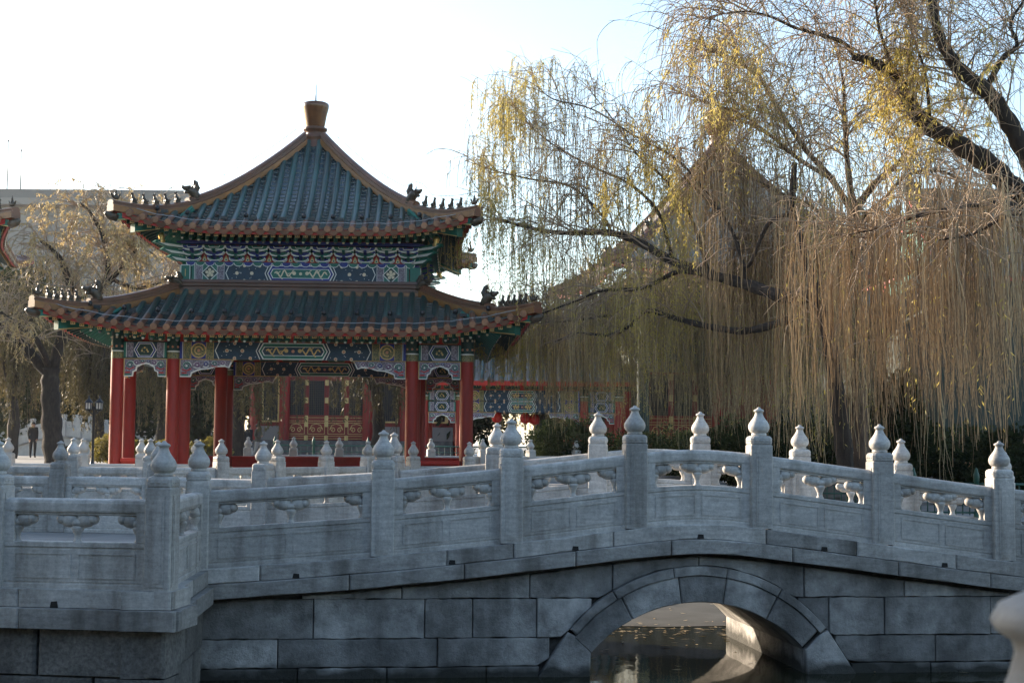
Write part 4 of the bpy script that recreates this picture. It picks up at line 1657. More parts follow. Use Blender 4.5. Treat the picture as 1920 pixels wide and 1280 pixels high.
# horizontal ridge on top of the lower roof, with corner beasts
b = MB()
prof = [(0.0, 3.86, 1), (0.10, 3.88, 1), (0.10, 3.98, 0), (0.07, 3.99, 0), (0.07, 4.07, 0), (0.10, 4.09, 0), (0.10, 4.14, 0), (0.06, 4.17, 0), (0.05, 4.23, 0), (-0.05, 4.23, 0)]
for q in range(4):
    R3 = Matrix.Rotation(q * math.pi / 2, 3, 'Z')
    for i in range(len(prof) - 1):
        (o0, z0, m_), (o1, z1, _) = prof[i], prof[i + 1]
        d0, d1 = 2.62 + o0, 2.62 + o1
        b.add([R3 @ Vector(p) for p in ((-d0, -d0, z0), (d0, -d0, z0), (d1, -d1, z1), (-d1, -d1, z1))], [(0, 1, 2, 3)], m_)
b.build("top_ridge", ["tile_brown", "tile_amber"], pav)
for q in range(4):
    o = link("ridge_beast", ME_DRAG, pav)
    o.matrix_basis = (Matrix.Rotation(q * math.pi / 2, 4, 'Z') @ Matrix.Translation((-2.72, -2.72, 4.05)) @ Matrix.Rotation(math.radians(45), 4, 'Z')
                      @ Matrix.Diagonal((1.0, 1.5, 0.85, 1)))

# upper storey
b = MB()
b.box(-HB + 0.06, HB - 0.06, -HB + 0.06, HB - 0.06, 3.0, 5.12)
b.build("upper_wall", "red_wall", pav)
ME_UB = painted_beam(2 * HB - 0.26, 0.37, 0.16, "upper")
BRK = [bracket_mesh(k) for k in (0, 1)]
ME_JEWEL = flame_mesh()
nb_ = 10
sp = 2 * HB * 0.94 / nb_
for q in range(4):
    rot_link("painted_beam", ME_UB, pav, q, (0, -HB, 4.20), kind="stuff")
    t = MB()
    t.box(-HB - 0.1, HB + 0.1, -0.07, 0.07, 0.02, 0.085)
    me = t.mesh("purlin", "paint_blue")
    rot_link("purlin", me, pav, q, (0, -HB - 0.14, 4.985))
    t = MB()          # cloud edged plate under the brackets
    nn = 24
    for k in range(nn):
        x = -HB + 2 * HB * (k + 0.5) / nn
        w_ = 2 * HB / nn
        t.prism([(x - w_ * 0.5, 0.06), (x - w_ * 0.42, 0.0), (x - w_ * 0.15, -0.035), (x + w_ * 0.15, -0.035), (x + w_ * 0.42, 0.0), (x + w_ * 0.5, 0.06)],
                lambda a, z, d: (a, d, z), -0.10 - 0.004 * (k % 2), 0.0, GRN if k % 2 else BLU)
        t.stroke([(x - w_ * 0.46, 0.04), (x - w_ * 0.40, 0.0), (x - w_ * 0.15, -0.028), (x + w_ * 0.15, -0.028), (x + w_ * 0.40, 0.0), (x + w_ * 0.46, 0.04)], 0.014, -0.107, WHT)
    rot_link("bracket_plate", t.mesh("bracket_plate", PM), pav, q, (0, -HB + 0.01, 4.565), kind="stuff")
    for k in range(nb_ + 1):
        x = -sp * nb_ / 2 + sp * k
        rot_link("bracket_set", BRK[k % 2], pav, q, (x, -HB, 4.575))
        if k < nb_:
            rot_link("jewel_board", ME_JEWEL, pav, q, (x + sp / 2, -HB + 0.0, 4.60))
# corner bracket arms and green post heads of the upper storey
t = MB()
for z, l in ((4.62, 0.42), (4.76, 0.60), (4.90, 0.78)):
    t.prism([(0.0, z), (0.0, z + 0.10), (l, z + 0.13), (l + 0.08, z + 0.07), (l * 0.7, z)], lambda a, zz, d: (-HB - a * 0.707 + d * 0.707, -HB - a * 0.707 - d * 0.707, zz), -0.05, 0.05, GRN)
    t.prism([(0.0, z + 0.02), (l * 0.7, z + 0.02), (l, z + 0.08), (0, z + 0.06)], lambda a, zz, d: (-HB - a * 0.707 + d * 0.707, -HB - a * 0.707 - d * 0.707, zz), -0.054, 0.054, WHT)
t.box(-HB - 0.11, -HB + 0.11, -HB - 0.12, -HB + 0.11, 4.18, 4.55, GRN)
for x0, x1, z0, z1 in ((-0.10, 0.10, 0.355, 0.37), (-0.10, 0.10, 0.01, 0.025), (-0.105, -0.09, 0.026, 0.354), (0.09, 0.105, 0.026, 0.354), (-0.008, 0.008, 0.12, 0.28)):
    t.box(-HB + x0, -HB + x1, -HB - 0.126, -HB - 0.1195, 4.18 + z0, 4.18 + z1, WHT if z1 > 0.3 else GLD)
me = t.mesh("corner_bracket", PM)
vas = MB()
vas.lathe([(0.04, 0), (0.075, 0.03), (0.08, 0.08), (0.055, 0.12), (0.075, 0.15), (0.07, 0.20), (0.045, 0.24)], 12)
ME_VAS = vas.mesh("corner_vase", "brass")
for q in range(4):
    rot_link("corner_bracket", me, pav, q)
    rot_link("corner_vase", ME_VAS, pav, q, (-HB - 0.46, -HB - 0.46, 4.95))

# crown finial
b = MB()
b.lathe([(0.34, 7.55), (0.33, 7.72), (0.26, 7.80), (0.24, 7.86), (0.27, 7.90), (0.27, 7.97), (0.22, 8.0), (0.225, 8.06), (0.28, 8.10), (0.29, 8.15), (0.23, 8.18)], 24)
b.build("finial_base", "tile_brown", pav)
b = MB()
b.lathe([(0.215, 8.175), (0.225, 8.22), (0.27, 8.48), (0.312, 8.64), (0.318, 8.70), (0.308, 8.745), (0.27, 8.77), (0.05, 8.78)], 28)
b.build("crown_finial", "finial_glaze", pav)
b = MB()
b.tube([(0, 0, 8.77), (0, 0, 9.22)], [0.020, 0.010], 6)
b.build("lightning_rod", "wire", pav)
# lightning wire above each hip and cables along the eaves
for R, hh in ((UPPER, 0.27), (LOWER, 0.26)):
    tip = R.tip()
    b = MB()
    dd = np.linspace(R.T + 0.15, tip + 0.05, 18)
    b.tube([(-d, -d, R.z(d, d) + hh + 0.10 + (0.30 if 0.60 < (d - R.T) / (tip - R.T) < 0.70 else 0.10)) for d in dd], 0.006, 4)
    for k in range(1, 18, 3):
        d = dd[k]
        b.tube([(-d, -d, R.z(d, d) + hh * 0.6), (-d, -d, R.z(d, d) + hh + 0.2)], 0.005, 4)
    me = b.mesh("lightning_wire", "wire")
    for q in ((0, 1, 3) if R is UPPER else (0, 1)):
        rot_link("lightning_wire", me, pav, q)
    b = MB()
    xs_ = np.linspace(-tip + 0.3, tip - 0.3, 40)
    b.tube([(x, -(R.eave(x) - 0.16), R.z(x, R.eave(x) - 0.16) + 0.105 + 0.012 * math.sin(x * 9)) for x in xs_], 0.009, 4)
    b.build("eave_cable", "cable", pav)


# ================================================================== MORE BALUSTRADES
def px_run(lst, z):
    out = []
    for x, Y in lst:
        p = at(x, 850, Y)
        out.append((p.x, p.y, z))
    return out


balustrade("marble_balustrade", "sunlit marble balustrade along the water in front of the pavilion",
           px_run([(-150, 24.7), (-8, 24.6), (138, 24.6), (282, 24.6), (415, 25.0), (520, 25.9), (612, 26.9), (690, 27.9), (775, 28.7), (880, 29.0)], 1.125), frames=False)
balustrade("marble_balustrade", "second row of marble balustrade just left of the pavilion columns",
           px_run([(-95, 27.9), (15, 27.9), (156, 28.0), (265, 28.2), (368, 28.5)], 1.127), far=True, frames=False)
balustrade("marble_balustrade", "distant marble balustrade seen behind the pavilion's right columns",
           px_run([(465, 40.0), (550, 40.0), (636, 40.2), (722, 40.5), (808, 40.8), (905, 41.2), (995, 42.0), (1080, 43.0)], 1.24), far=True, frames=False)
# near bank, right beside the camera
balustrade("marble_balustrade", "blurred marble balustrade post at the bottom right corner, close to the camera",
           [(-1.0, 1.03, 0.973), (0.397, 1.03, 0.973), (1.80, 1.03, 0.973)], frames=False)


# ================================================================== FAR BUILDINGS
def place(root):
    return root.matrix_basis.inverted()


# ---- painted gallery behind the pavilion, at the right
GY = 50.0
g0 = at(870, 800, GY)
gal = thing("gallery", "painted gallery with red columns and teal roof behind the willow branches", "gallery", (g0.x, GY, 1.40))
gcol = [at(x, 800, GY).x - g0.x for x in (795, 862, 1095, 1160)]
ME_GC = column_mesh(0.15, 3.05, 2.45)
for x in gcol:
    for y in (0, 2.6):
        link("column", ME_GC, gal, (x, y, 0))
for i in range(3):
    L = gcol[i + 1] - gcol[i] - 0.3
    cx = (gcol[i] + gcol[i + 1]) / 2
    k = "main" if L > 3.5 else "side"
    me = painted_beam(L if L > 4.25 else (4.25 if k == "main" else L), 0.36, 0.16, k)
    mf = frieze_mesh(L, 0.24, max(2, int(L / 0.62)))
    for y in (0, 2.6):
        o = link("painted_beam", me, gal, (cx, y, 2.05), kind="stuff")
        o2 = link("painted_beam", me, gal, (cx, y, 2.44), kind="stuff")
        if k == "main":
            o.scale = o2.scale = (L / max(L, 4.25), 1, 1)
        link("frieze", mf, gal, (cx, y, 2.82), kind="stuff")
    if k == "side":
        link("fretwork", fret_arch_mesh(L), gal, (cx, 0, 2.04), kind="stuff")
    else:
        link("fretwork", ME_QH, gal, (cx - L / 2, 0, 2.04), kind="stuff")
        link("fretwork", ME_QHR, gal, (cx + L / 2, 0, 2.04), kind="stuff")


def gable_roof(root, x0, x1, yc, hw, z_e, z_r, pitch, tile="tile_teal", edge="tile_brown", name="roof", pan="tile_pan"):
    """straight roof along x: tile rows on both slopes, ridge, eave boards"""
    part = link(name, None, root)
    prof = [(1.0, 0.0), (0.66, 0.26), (0.33, 0.58), (0.0, 1.0)]
    b = MB()
    for q in (-1, 1):
        for i in range(3):
            (a0, h0), (a1, h1) = prof[i], prof[i + 1]
            b.add([(x0, yc + q * hw * a0, z_e + (z_r - z_e) * h0), (x1, yc + q * hw * a0, z_e + (z_r - z_e) * h0),
                   (x1, yc + q * hw * a1, z_e + (z_r - z_e) * h1), (x0, yc + q * hw * a1, z_e + (z_r - z_e) * h1)], [(0, 1, 2, 3)], 0)
            b.add([(x0, yc + q * hw * a0, z_e + (z_r - z_e) * h0 - 0.16), (x1, yc + q * hw * a0, z_e + (z_r - z_e) * h0 - 0.16),
                   (x1, yc + q * hw * a1, z_e + (z_r - z_e) * h1 - 0.16), (x0, yc + q * hw * a1, z_e + (z_r - z_e) * h1 - 0.16)], [(0, 1, 2, 3)], 1)
        y = yc + q * hw
        b.add([(x0, y, z_e), (x1, y, z_e), (x1, y, z_e - 0.16), (x0, y, z_e - 0.16)], [(0, 1, 2, 3)], 2)
    for x in (x0, x1):
        pts = [(x, yc - hw * a, z_e + (z_r - z_e) * h) for a, h in prof] + [(x, yc + hw * a, z_e + (z_r - z_e) * h) for a, h in prof[::-1][1:]]
        b.add(pts + [(p[0], p[1], p[2] - 0.16) for p in pts], [(i, i + 1, len(pts) + i + 1, len(pts) + i) for i in range(len(pts) - 1)], 2)
    b.build("roof_deck", [pan, "ceiling_wood", "red_board"], part)
    t = MB()
    pts = [(0, -hw * a - 0.02, (z_r - z_e) * h + 0.02) for a, h in prof]
    t.tube(pts, 0.075, 7, 0)
    t.ell((0, -hw - 0.02, 0.02), (0.085, 0.03, 0.085), 1, 8, 4)
    me = t.mesh("tile_row", [tile, edge])
    n = int((x1 - x0) / pitch)
    for k in range(n):
        x = x0 + (k + 0.5) * (x1 - x0) / n
        link("tile_row", me, part, (x, yc, z_e))
    rb = MB()
    rb.cbox(x0 - 0.1, x1 + 0.1, yc - 0.13, yc + 0.13, z_r - 0.06, z_r + 0.36, 0.05)
    rb.cbox(x0 - 0.12, x1 + 0.12, yc - 0.17, yc + 0.17, z_r + 0.10, z_r + 0.18, 0.02)
    rb.build("main_ridge", edge, part)
    return part


gable_roof(gal, gcol[0] - 0.9, gcol[3] + 0.9, 1.3, 2.15, 3.10, 4.35, 0.34, pan="tile_grey")
for x, y in ((932, 782), (985, 784), (1002, 786)):
    p = at(x, y, 50.9)
    L_ = thing("red_lantern", {932: "red paper lantern nearest the pavilion, hung under the gallery", 985: "left of two adjoining red lanterns under the gallery beam",
                               1002: "right of two adjoining red lanterns under the gallery beam"}[x], "lantern", p)
    b = MB()
    b.lathe([(0.05, -0.19), (0.15, -0.14), (0.20, 0.0), (0.15, 0.14), (0.05, 0.19)], 14)
    b.build("lantern_body", "lantern_red", L_)
    b = MB()
    b.lathe([(0.07, 0.185), (0.07, 0.22)], 10)
    b.lathe([(0.07, -0.22), (0.07, -0.185)], 10)
    b.tube([(0, 0, 0.22), (0, 0, 0.75)], 0.012, 5)
    b.tube([(0, 0, -0.22), (0, 0, -0.42)], [0.03, 0.05], 6)
    b.build("lantern_fittings", "paint_gold", L_)


# ---- red hall with gold lattice doors, seen between the pavilion columns
def door_leaf(w, h):
    b = MB()
    b.box(-w / 2, w / 2, -0.04, 0.04, 0, h, 0)
    y = -0.043

    def frame(x0, x1, z0, z1, t_, m_=1):
        for a in ((x0, x1, z0, z0 + t_), (x0, x1, z1 - t_, z1), (x0, x0 + t_, z0, z1), (x1 - t_, x1, z0, z1)):
            b.box(a[0], a[1], y - 0.02, y, a[2], a[3], m_)
    k = w * 0.44
    frame(-k, k, h * 0.385, h * 0.975, 0.03, 0)
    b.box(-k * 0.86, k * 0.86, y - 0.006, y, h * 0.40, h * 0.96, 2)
    n = 7
    for i in range(n + 1):          # lattice
        x = -k * 0.86 + 2 * k * 0.86 * i / n
        b.box(x - 0.008, x + 0.008, y - 0.016, y - 0.006, h * 0.40, h * 0.96, 3)
    for i in range(20):
        z = h * 0.40 + h * 0.56 * i / 19
        b.box(-k * 0.86, k * 0.86, y - 0.018, y - 0.008, z - 0.008, z + 0.008, 3)
    for z0, z1 in ((0.01, 0.06), (0.30, 0.36)):
        frame(-k, k, h * z0, h * z1, 0.022)
    frame(-k, k, h * 0.085, h * 0.275, 0.025)
    for fl in (-1, 1):
        b.stroke([(fl * k * 0.40 + fl * (x - 0) , z) for x, z in spiral(0, h * 0.155, k * 0.34, 1.3, 1)], 0.035, y - 0.012, 1)
    b.stroke([(-k * 0.75, h * 0.17), (-k * 0.5, h * 0.235), (0, h * 0.255), (k * 0.5, h * 0.235), (k * 0.75, h * 0.17)], 0.035, y - 0.012, 1)
    for sx in (-1, 1):              # gold corner plates on the stiles
        for z in (0.02, 0.25, 0.345, 0.64, 0.93):
            x = sx * w * 0.47
            b.box(x - w * 0.045, x + w * 0.045, y - 0.026, y - 0.001, h * z - 0.14, h * z + 0.14, 1)
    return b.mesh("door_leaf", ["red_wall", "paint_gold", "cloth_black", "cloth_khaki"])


HY = 74.0
hx = at(612, 800, HY).x
hall = thing("hall", "dark red hall with gold lattice doors seen through the pavilion", "hall", (hx, HY, 1.55))
ME_LEAF = door_leaf(1.0, 3.12)
for k in range(4):
    link("door_leaf", ME_LEAF, hall, ((k - 1.5) * 1.03, -0.02, 0.98))
b = MB()
b.box(-4.0, 6.5, 0.05, 0.3, 0, 5.3)
b.build("wall", "red_wall", hall)
b = MB()
b.box(-4.2, 6.5, -0.6, 0.04, -0.1, 0.93)
b.build("plinth", "rock", hall)
hcol = [at(x, 800, HY).x - hx for x in (480, 534, 690, 760, 860)]
ME_HC = column_mesh(0.27, 5.3)
for x in hcol:
    link("column", ME_HC, hall, (x, -0.2, 0))
for i in (0, 2, 3):
    cx, L = (hcol[i] + hcol[i + 1]) / 2, hcol[i + 1] - hcol[i]
    b = MB()
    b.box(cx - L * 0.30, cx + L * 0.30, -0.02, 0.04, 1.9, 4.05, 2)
    for a in ((-.30, -.24, 1.85, 4.1), (.24, .30, 1.85, 4.1)):
        b.box(cx + L * a[0], cx + L * a[1], -0.06, 0.03, a[2], a[3], 1)
    for z in (1.85, 4.05):
        b.box(cx - L * 0.30, cx + L * 0.30, -0.055, 0.02, z, z + 0.08, 1)
    for j in range(1, 9):
        x = cx - L * 0.24 + L * 0.48 * j / 9
        b.box(x - 0.012, x + 0.012, -0.04, -0.0205, 1.93, 4.05, 3)
    b.build("lattice_window", ["red_wall", "paint_gold", "cloth_black", "cloth_khaki"], hall)
    b = MB()
    b.box(cx - L * 0.45, cx + L * 0.45, -0.12, 0.045, 0.94, 1.65)
    b.build("dado", "concrete", hall)
gable_roof(hall, -4.6, 6.9, 3.0, 3.6, 5.35, 6.7, 0.42, pan="tile_grey")

# right hall glimpsed behind the willow
RY = 62.0
rx = at(1258, 800, RY).x
hall2 = thing("hall", "red hall with gold-trimmed lattice doors behind the willow, right of the gallery", "hall", (rx, RY, 1.5))
for k in range(4):
    link("door_leaf", ME_LEAF, hall2, ((k - 1.5) * 1.03, -0.02, 0.9))
b = MB()
b.box(-4.6, 4.6, 0.05, 0.3, 0, 5.3)
b.build("wall", "red_wall", hall2)
for x in (-4.3, -2.0, 2.0, 4.3):
    link("column", ME_HC, hall2, (x, -0.2, 0))
gable_roof(hall2, -5.0, 5.0, 2.4, 3.0, 5.35, 6.4, 0.42, pan="tile_grey")

# ---- twin pavilion behind the willow (pyramid roof with gilded finial)
tc_ = at(1347, 600, 50.0)
twin = thing("pavilion", "distant pyramid-roofed pavilion with amber finial behind the willow branches", "pavilion", (tc_.x, 50.0, 1.45), math.radians(8))
TU = Roof(4.7, 0.34, 6.3, 4.7, 0.45, 0.3, 0.74)
build_roof(twin, TU, pitch=0.36, sides=(0, 1, 3), name="upper_roof", tile="tile_grey", pan="tile_grey", detail=False, ridge_h=0.34, soffit_in=1.5)
b = MB()
b.box(-3.4, 3.4, -3.4, 3.4, 3.6, 6.6)
b.build("upper_wall", "paint_dark_green", twin)
ME_TC = column_mesh(0.2, 4.4, 3.4, "column")
ME_TC.materials[0] = MATS["ceiling_wood"]  # red columns recoloured dark, so that they look unlit
for gx in (-3.5, 3.5):
    for gy in (-3.5, 3.5):
        link("column", ME_TC, twin, (gx, gy, 0))
b = MB()
b.lathe([(0.42, 10.9), (0.40, 11.35), (0.30, 11.5), (0.33, 11.6), (0.30, 11.75)], 18)
b.lathe([(0.30, 11.74), (0.46, 12.05), (0.52, 12.35), (0.42, 12.62), (0.12, 12.75)], 18, mi=1)
b.build("crown_finial", ["tile_brown", "tile_amber"], twin)

t2 = at(1655, 600, 58.0)
kiosk = thing("pavilion", "small grey hip-roofed kiosk far behind, between the two right willows", "pavilion", (t2.x, 58.0, 1.5), math.radians(20))
TK = Roof(4.3, 0.3, 5.6, 4.7, 0.35, 0.2, 0.66)
build_roof(kiosk, TK, pitch=0.36, sides=(0, 1, 3), name="roof", tile="tile_grey", pan="tile_grey", detail=False, ridge_h=0.28, soffit_in=1.2, figures=False)
b = MB()
b.box(-3.0, 3.0, -3.0, 3.0, 0, 5.9)
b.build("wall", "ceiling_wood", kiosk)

# ---- pavilion whose eave corner enters the frame at the left edge
lc = at(27, 408, 46.0)
lt_tip = UPPER.tip()
left_p = thing("pavilion", "pavilion whose brown eave corner enters the picture at the far left edge", "pavilion",
               (lc.x - 1.5 * lt_tip * 1.414 * math.cos(math.radians(30)), 46.0 + 1.5 * lt_tip * 1.414 * math.sin(math.radians(30)), lc.z - 5.52 * 1.5), math.radians(15))
left_p.scale = (1.5, 1.5, 1.5)
build_roof(left_p, UPPER, sides=(0, 1), name="upper_roof", ridge_h=0.27, soffit_in=1.15)
b = MB()
b.box(-1.6, 1.6, -1.6, 1.6, 3.9, 5.3)
b.build("upper_wall", "paint_dark_green", left_p)
for gx, gy in ((-2.2, -2.2), (1.9, -2.2), (-2.2, 2.2)):
    link("column", column_mesh(0.16, 4.2), left_p, (gx, gy, 0))
pb = MB()
pb.cbox(-3.2, 3.2, -3.2, 3.2, -(left_p.location.z - 1.1) / 1.5, 0.0, 0.04)
pb.build("platform", "marble_old", left_p)

# ---- grey-roofed building at the right edge
ry = 46.0
r0, r1 = at(1762, 320, ry), at(2050, 320, ry)
gh = thing("hall", "grey roofed hall with green gable behind the right willow", "hall", (r0.x, ry, 1.4))
zr, ze = r0.z - 1.4, at(1762, 520, ry).z - 1.4
gable_roof(gh, 0.0, r1.x - r0.x, 3.6, 4.2, ze, zr - 0.3, 0.36, tile="tile_grey", edge="tile_grey", pan="tile_grey")
b = MB()
b.add([(0.06, 3.6 - 3.7, ze), (0.06, 3.6 + 3.7, ze), (0.06, 3.6, zr - 0.5)], [(0, 1, 2)], 0)
b.box(0.05, r1.x - r0.x - 0.05, 0.2, 7.0, 0, ze, 1)
b.build("gable_wall", ["paint_green", "ceiling_wood"], gh)
b = MB()
b.cbox(-0.25, 0.35, 3.3, 3.9, zr - 0.1, zr + 0.25, 0.05)
b.cbox(-0.12, 0.15, 3.45, 3.75, zr + 0.249, zr + 0.42, 0.03)
b.build("ridge_ornament", "beast", gh)

# ---- concrete office building far left
OY = 120.0
o0, o1 = at(-220, 360, OY), at(345, 360, OY)
zt = at(110, 357, OY).z
off = thing("office_building", "pale concrete office building far behind the left trees", "building", ((o0.x + o1.x) / 2, OY, 1.6))
hw_ = (o1.x - o0.x) / 2
zt -= 1.6
b = MB()
b.box(-hw_, hw_, 0, 14, 0, zt - 1.35)
b.build("wall", "concrete_pale", off)
b = MB()
b.box(-hw_ - 0.1, hw_ + 0.1, -0.5, 14.2, zt - 0.80, zt)
b.build("parapet", "concrete", off)
b = MB()
b.box(-hw_ - 0.1, hw_ + 0.1, -0.9, 14.2, zt - 1.349, zt - 0.801)
b.build("cornice", "concrete_pale", off)
for k in range(int(2 * hw_ / 0.9)):
    pass
for r in range(5):
    for k in range(9):
        x = -hw_ + 1.6 + k * (2 * hw_ - 3.2) / 8
        z = zt - 4.9 - r * 3.4
        w_ = link("window", None, off, (x, 0, z))
        b = MB()
        b.box(-0.66, 0.66, 0.02, 0.06, 0, 1.7)
        b.build("pane", "window_glass", w_)
        b = MB()
        for a in ((-0.72, -0.64, 0, 1.7), (0.64, 0.72, 0, 1.7), (-0.03, 0.03, 0, 1.7), (-0.72, 0.72, 1.70, 1.78), (-0.72, 0.72, -0.08, 0.0)):
            b.box(a[0], a[1], -0.06, 0.01, a[2], a[3])
        b.build("frame", "concrete", w_)
        fl = MB()
    b = MB()
    b.box(-hw_ - 0.02, hw_ + 0.02, -0.03, 0.02, zt - 5.6 - r * 3.4, zt - 5.52 - r * 3.4)
    b.build("joint_band", "concrete", off)
b = MB()
b.tube([(at(88, 400, OY).x - (o0.x + o1.x) / 2, -0.12, 0), (at(88, 400, OY).x - (o0.x + o1.x) / 2, -0.12, zt - 1.4)], 0.11, 8)
b.build("downpipe", "concrete_pale", off)
for x, ytop, lab in ((13, 264, "taller thin antenna mast above the left eave corner"), (38, 282, "shorter thin antenna mast above the concrete roof")):
    p0, p1 = at(x, 357, OY + 3), at(x, ytop, OY + 3)
    a_ = thing("antenna_mast", lab, "antenna", (p0.x, p0.y, zt + 1.6))
    b = MB()
    h_ = p1.z - zt - 1.6
    b.tube([(0, 0, 0), (0, 0, h_)], [0.06, 0.035], 6)
    b.ell((0, 0, h_), (0.09, 0.09, 0.09), 0, 8, 5)
    b.build("mast", "wire", a_)
    b = MB()
    b.cbox(-0.2, 0.2, -0.2, 0.2, 0, 0.3, 0.03)
    b.build("base", "wire", a_)

# ---- small white bridge at the far left
WY = 76.0
w0, w1 = at(30, 840, WY), at(205, 840, WY)
wb = thing("marble_bridge", "small white marble arched bridge in the distance at the left", "bridge", ((w0.x + w1.x) / 2, WY, 1.3))
Wl = (w1.x - w0.x)


def wz(x):
    return 0.55 + 0.75 * math.cos(x / Wl * 2.5)


b = MB()
vs, fs = [], []
xs_ = np.linspace(-Wl / 2 - 0.4, Wl / 2 + 0.4, 25)
for x in xs_:
    lo = math.sqrt(max(0, 0.81 - (x - 0.3) ** 2)) - 0.1 if abs(x - 0.3) < 0.9 else -0.3
    for y in (0, 2.2):
        vs += [(x, y, lo), (x, y, wz(x))]
for i in range(len(xs_) - 1):
    a = 4 * i
    fs += [(a, a + 4, a + 5, a + 1), (a + 2, a + 3, a + 7, a + 6), (a + 1, a + 5, a + 7, a + 3), (a, a + 2, a + 6, a + 4)]
b.add(vs, fs)
b.build("span", "marble_far", wb)
b = MB()
for k in (-1, 1):
    b.tube([(x, -0.03, wz(x) - 0.05) for x in xs_], 0.05, 5)
b.build("string_course", "marble_far", wb)
nP = 7
for y in (0.1, 2.1):
    for k in range(nP):
        x = -Wl / 2 + Wl * k / (nP - 1)
        b = MB()
        b.cbox(x - 0.12, x + 0.12, y - 0.12, y + 0.12, wz(x) - 0.05, wz(x) + 1.15, 0.02)
        b.cbox(x - 0.14, x + 0.14, y - 0.14, y + 0.14, wz(x) + 1.05, wz(x) + 1.10, 0.01)
        b.build("post", "marble_far", wb)
        if k < nP - 1:
            x2 = -Wl / 2 + Wl * (k + 1) / (nP - 1)
            b = MB()
            for z0, z1 in ((0.0, 0.42), (0.62, 0.78)):
                n = 5
                xx = np.linspace(x + 0.11, x2 - 0.11, n)
                vs = [(u, y + s_ * 0.05, wz(u) + z) for u in xx for s_ in (-1, 1) for z in (z0, z1)]
                b.add(vs, [f for i in range(n - 1) for f in ((4 * i, 4 * i + 4, 4 * i + 5, 4 * i + 1), (4 * i + 2, 4 * i + 3, 4 * i + 7, 4 * i + 6),
                                                             (4 * i + 1, 4 * i + 5, 4 * i + 7, 4 * i + 3), (4 * i, 4 * i + 2, 4 * i + 6, 4 * i + 4))])
            xm = (x + x2) / 2
            b.ell((xm, y, wz(xm) + 0.52), (0.16, 0.05, 0.10), 0, 8, 5)
            b.build("panel", "marble_far", wb)

# ---- lamp post with two lanterns
lp = at(173, 870, 44.0)
lamp = thing("lamp_post", "black lamp post with twin square lanterns left of the pavilion", "lamp post", (lp.x, lp.y, 1.28))
H_ = at(173, 768, 44.0).z - 1.28
b = MB()
b.lathe([(0.14, 0), (0.14, 0.25), (0.07, 0.35), (0.045, 0.5), (0.038, H_), (0.06, H_ + 0.02), (0.05, H_ + 0.1)], 12)
b.tube([(-0.16, 0, H_ - 0.02), (-0.1, 0, H_ - 0.1), (0, 0, H_ - 0.14), (0.1, 0, H_ - 0.1), (0.16, 0, H_ - 0.02)], 0.022, 6)
b.build("pole", "lamp_black", lamp)
for sx in (-1, 1):
    l_ = link("lantern", None, lamp, (sx * 0.16, 0, H_))
    b = MB()
    b.box(-0.075, 0.075, -0.075, 0.075, 0.03, 0.21)
    b.build("glass", "lamp_glass", l_)
    b = MB()
    for x in (-0.08, 0.08):
        for y in (-0.08, 0.08):
            b.box(x - 0.012, x + 0.012, y - 0.012, y + 0.012, 0.0, 0.22)
    b.box(-0.012, 0.012, -0.088, -0.074, 0.03, 0.21)
    b.lathe([(0.14, 0.215), (0.13, 0.235), (0.05, 0.32), (0.02, 0.36), (0.025, 0.40), (0.005, 0.45)], 8)
    b.lathe([(0.05, -0.04), (0.10, 0.0), (0.10, 0.025)], 8)
    b.build("cage", "lamp_black", l_)


# ---- green iron fences
def fence(label, pts, h, step, ground_z):
    root = thing("iron_fence", label, "fence", (pts[0][0], pts[0][1], ground_z))
    o0 = Vector((pts[0][0], pts[0][1]))
    pk = MB()
    pk.tube([(0, 0, 0.06), (0, 0, h - 0.02)], 0.010, 4)
    me = pk.mesh("picket", "fence_green")
    ps = MB()
    ps.lathe([(0.055, 0), (0.055, 0.08), (0.04, 0.1), (0.04, h), (0.055, h + 0.02), (0.05, h + 0.06), (0.058, h + 0.09), (0.05, h + 0.14), (0.028, h + 0.19), (0.03, h + 0.21), (0.008, h + 0.25)], 10)
    mep = ps.mesh("post", "fence_green")
    for i in range(len(pts) - 1):
        a, c = Vector(pts[i][:2]) - o0, Vector(pts[i + 1][:2]) - o0
        L = (c - a).length
        link("post", mep, root, (a.x, a.y, 0))
        b = MB()
        for z, r in ((h - 0.03, 0.022), (0.10, 0.016), (h - 0.22, 0.014)):
            b.tube([(a.x, a.y, z), (c.x, c.y, z)], r, 5)
        b.build("rail", "fence_green", root)
        n = int(L / step)
        for k in range(1, n):
            p = a + (c - a) * (k / n)
            link("picket", me, root, (p.x, p.y, 0))
    c = Vector(pts[-1][:2]) - o0
    link("post", mep, root, (c.x, c.y, 0))
    return root


def gp(x, Y):
    p = at(x, 850, Y)
    return (p.x, p.y)


fence("green iron fence behind the pavilion, in front of the gold doors", [gp(x, 46.0) for x in (515, 552, 588, 690, 790, 900, 1010, 1120)], 0.95, 0.17, 1.33)
fence("green iron fence on the right bank behind the bridge parapet", [gp(x, Y) for x, Y in ((1470, 25.2), (1590, 25.2), (1712, 25.0), (1830, 24.9), (1950, 24.9))], 0.62, 0.115, 1.12)
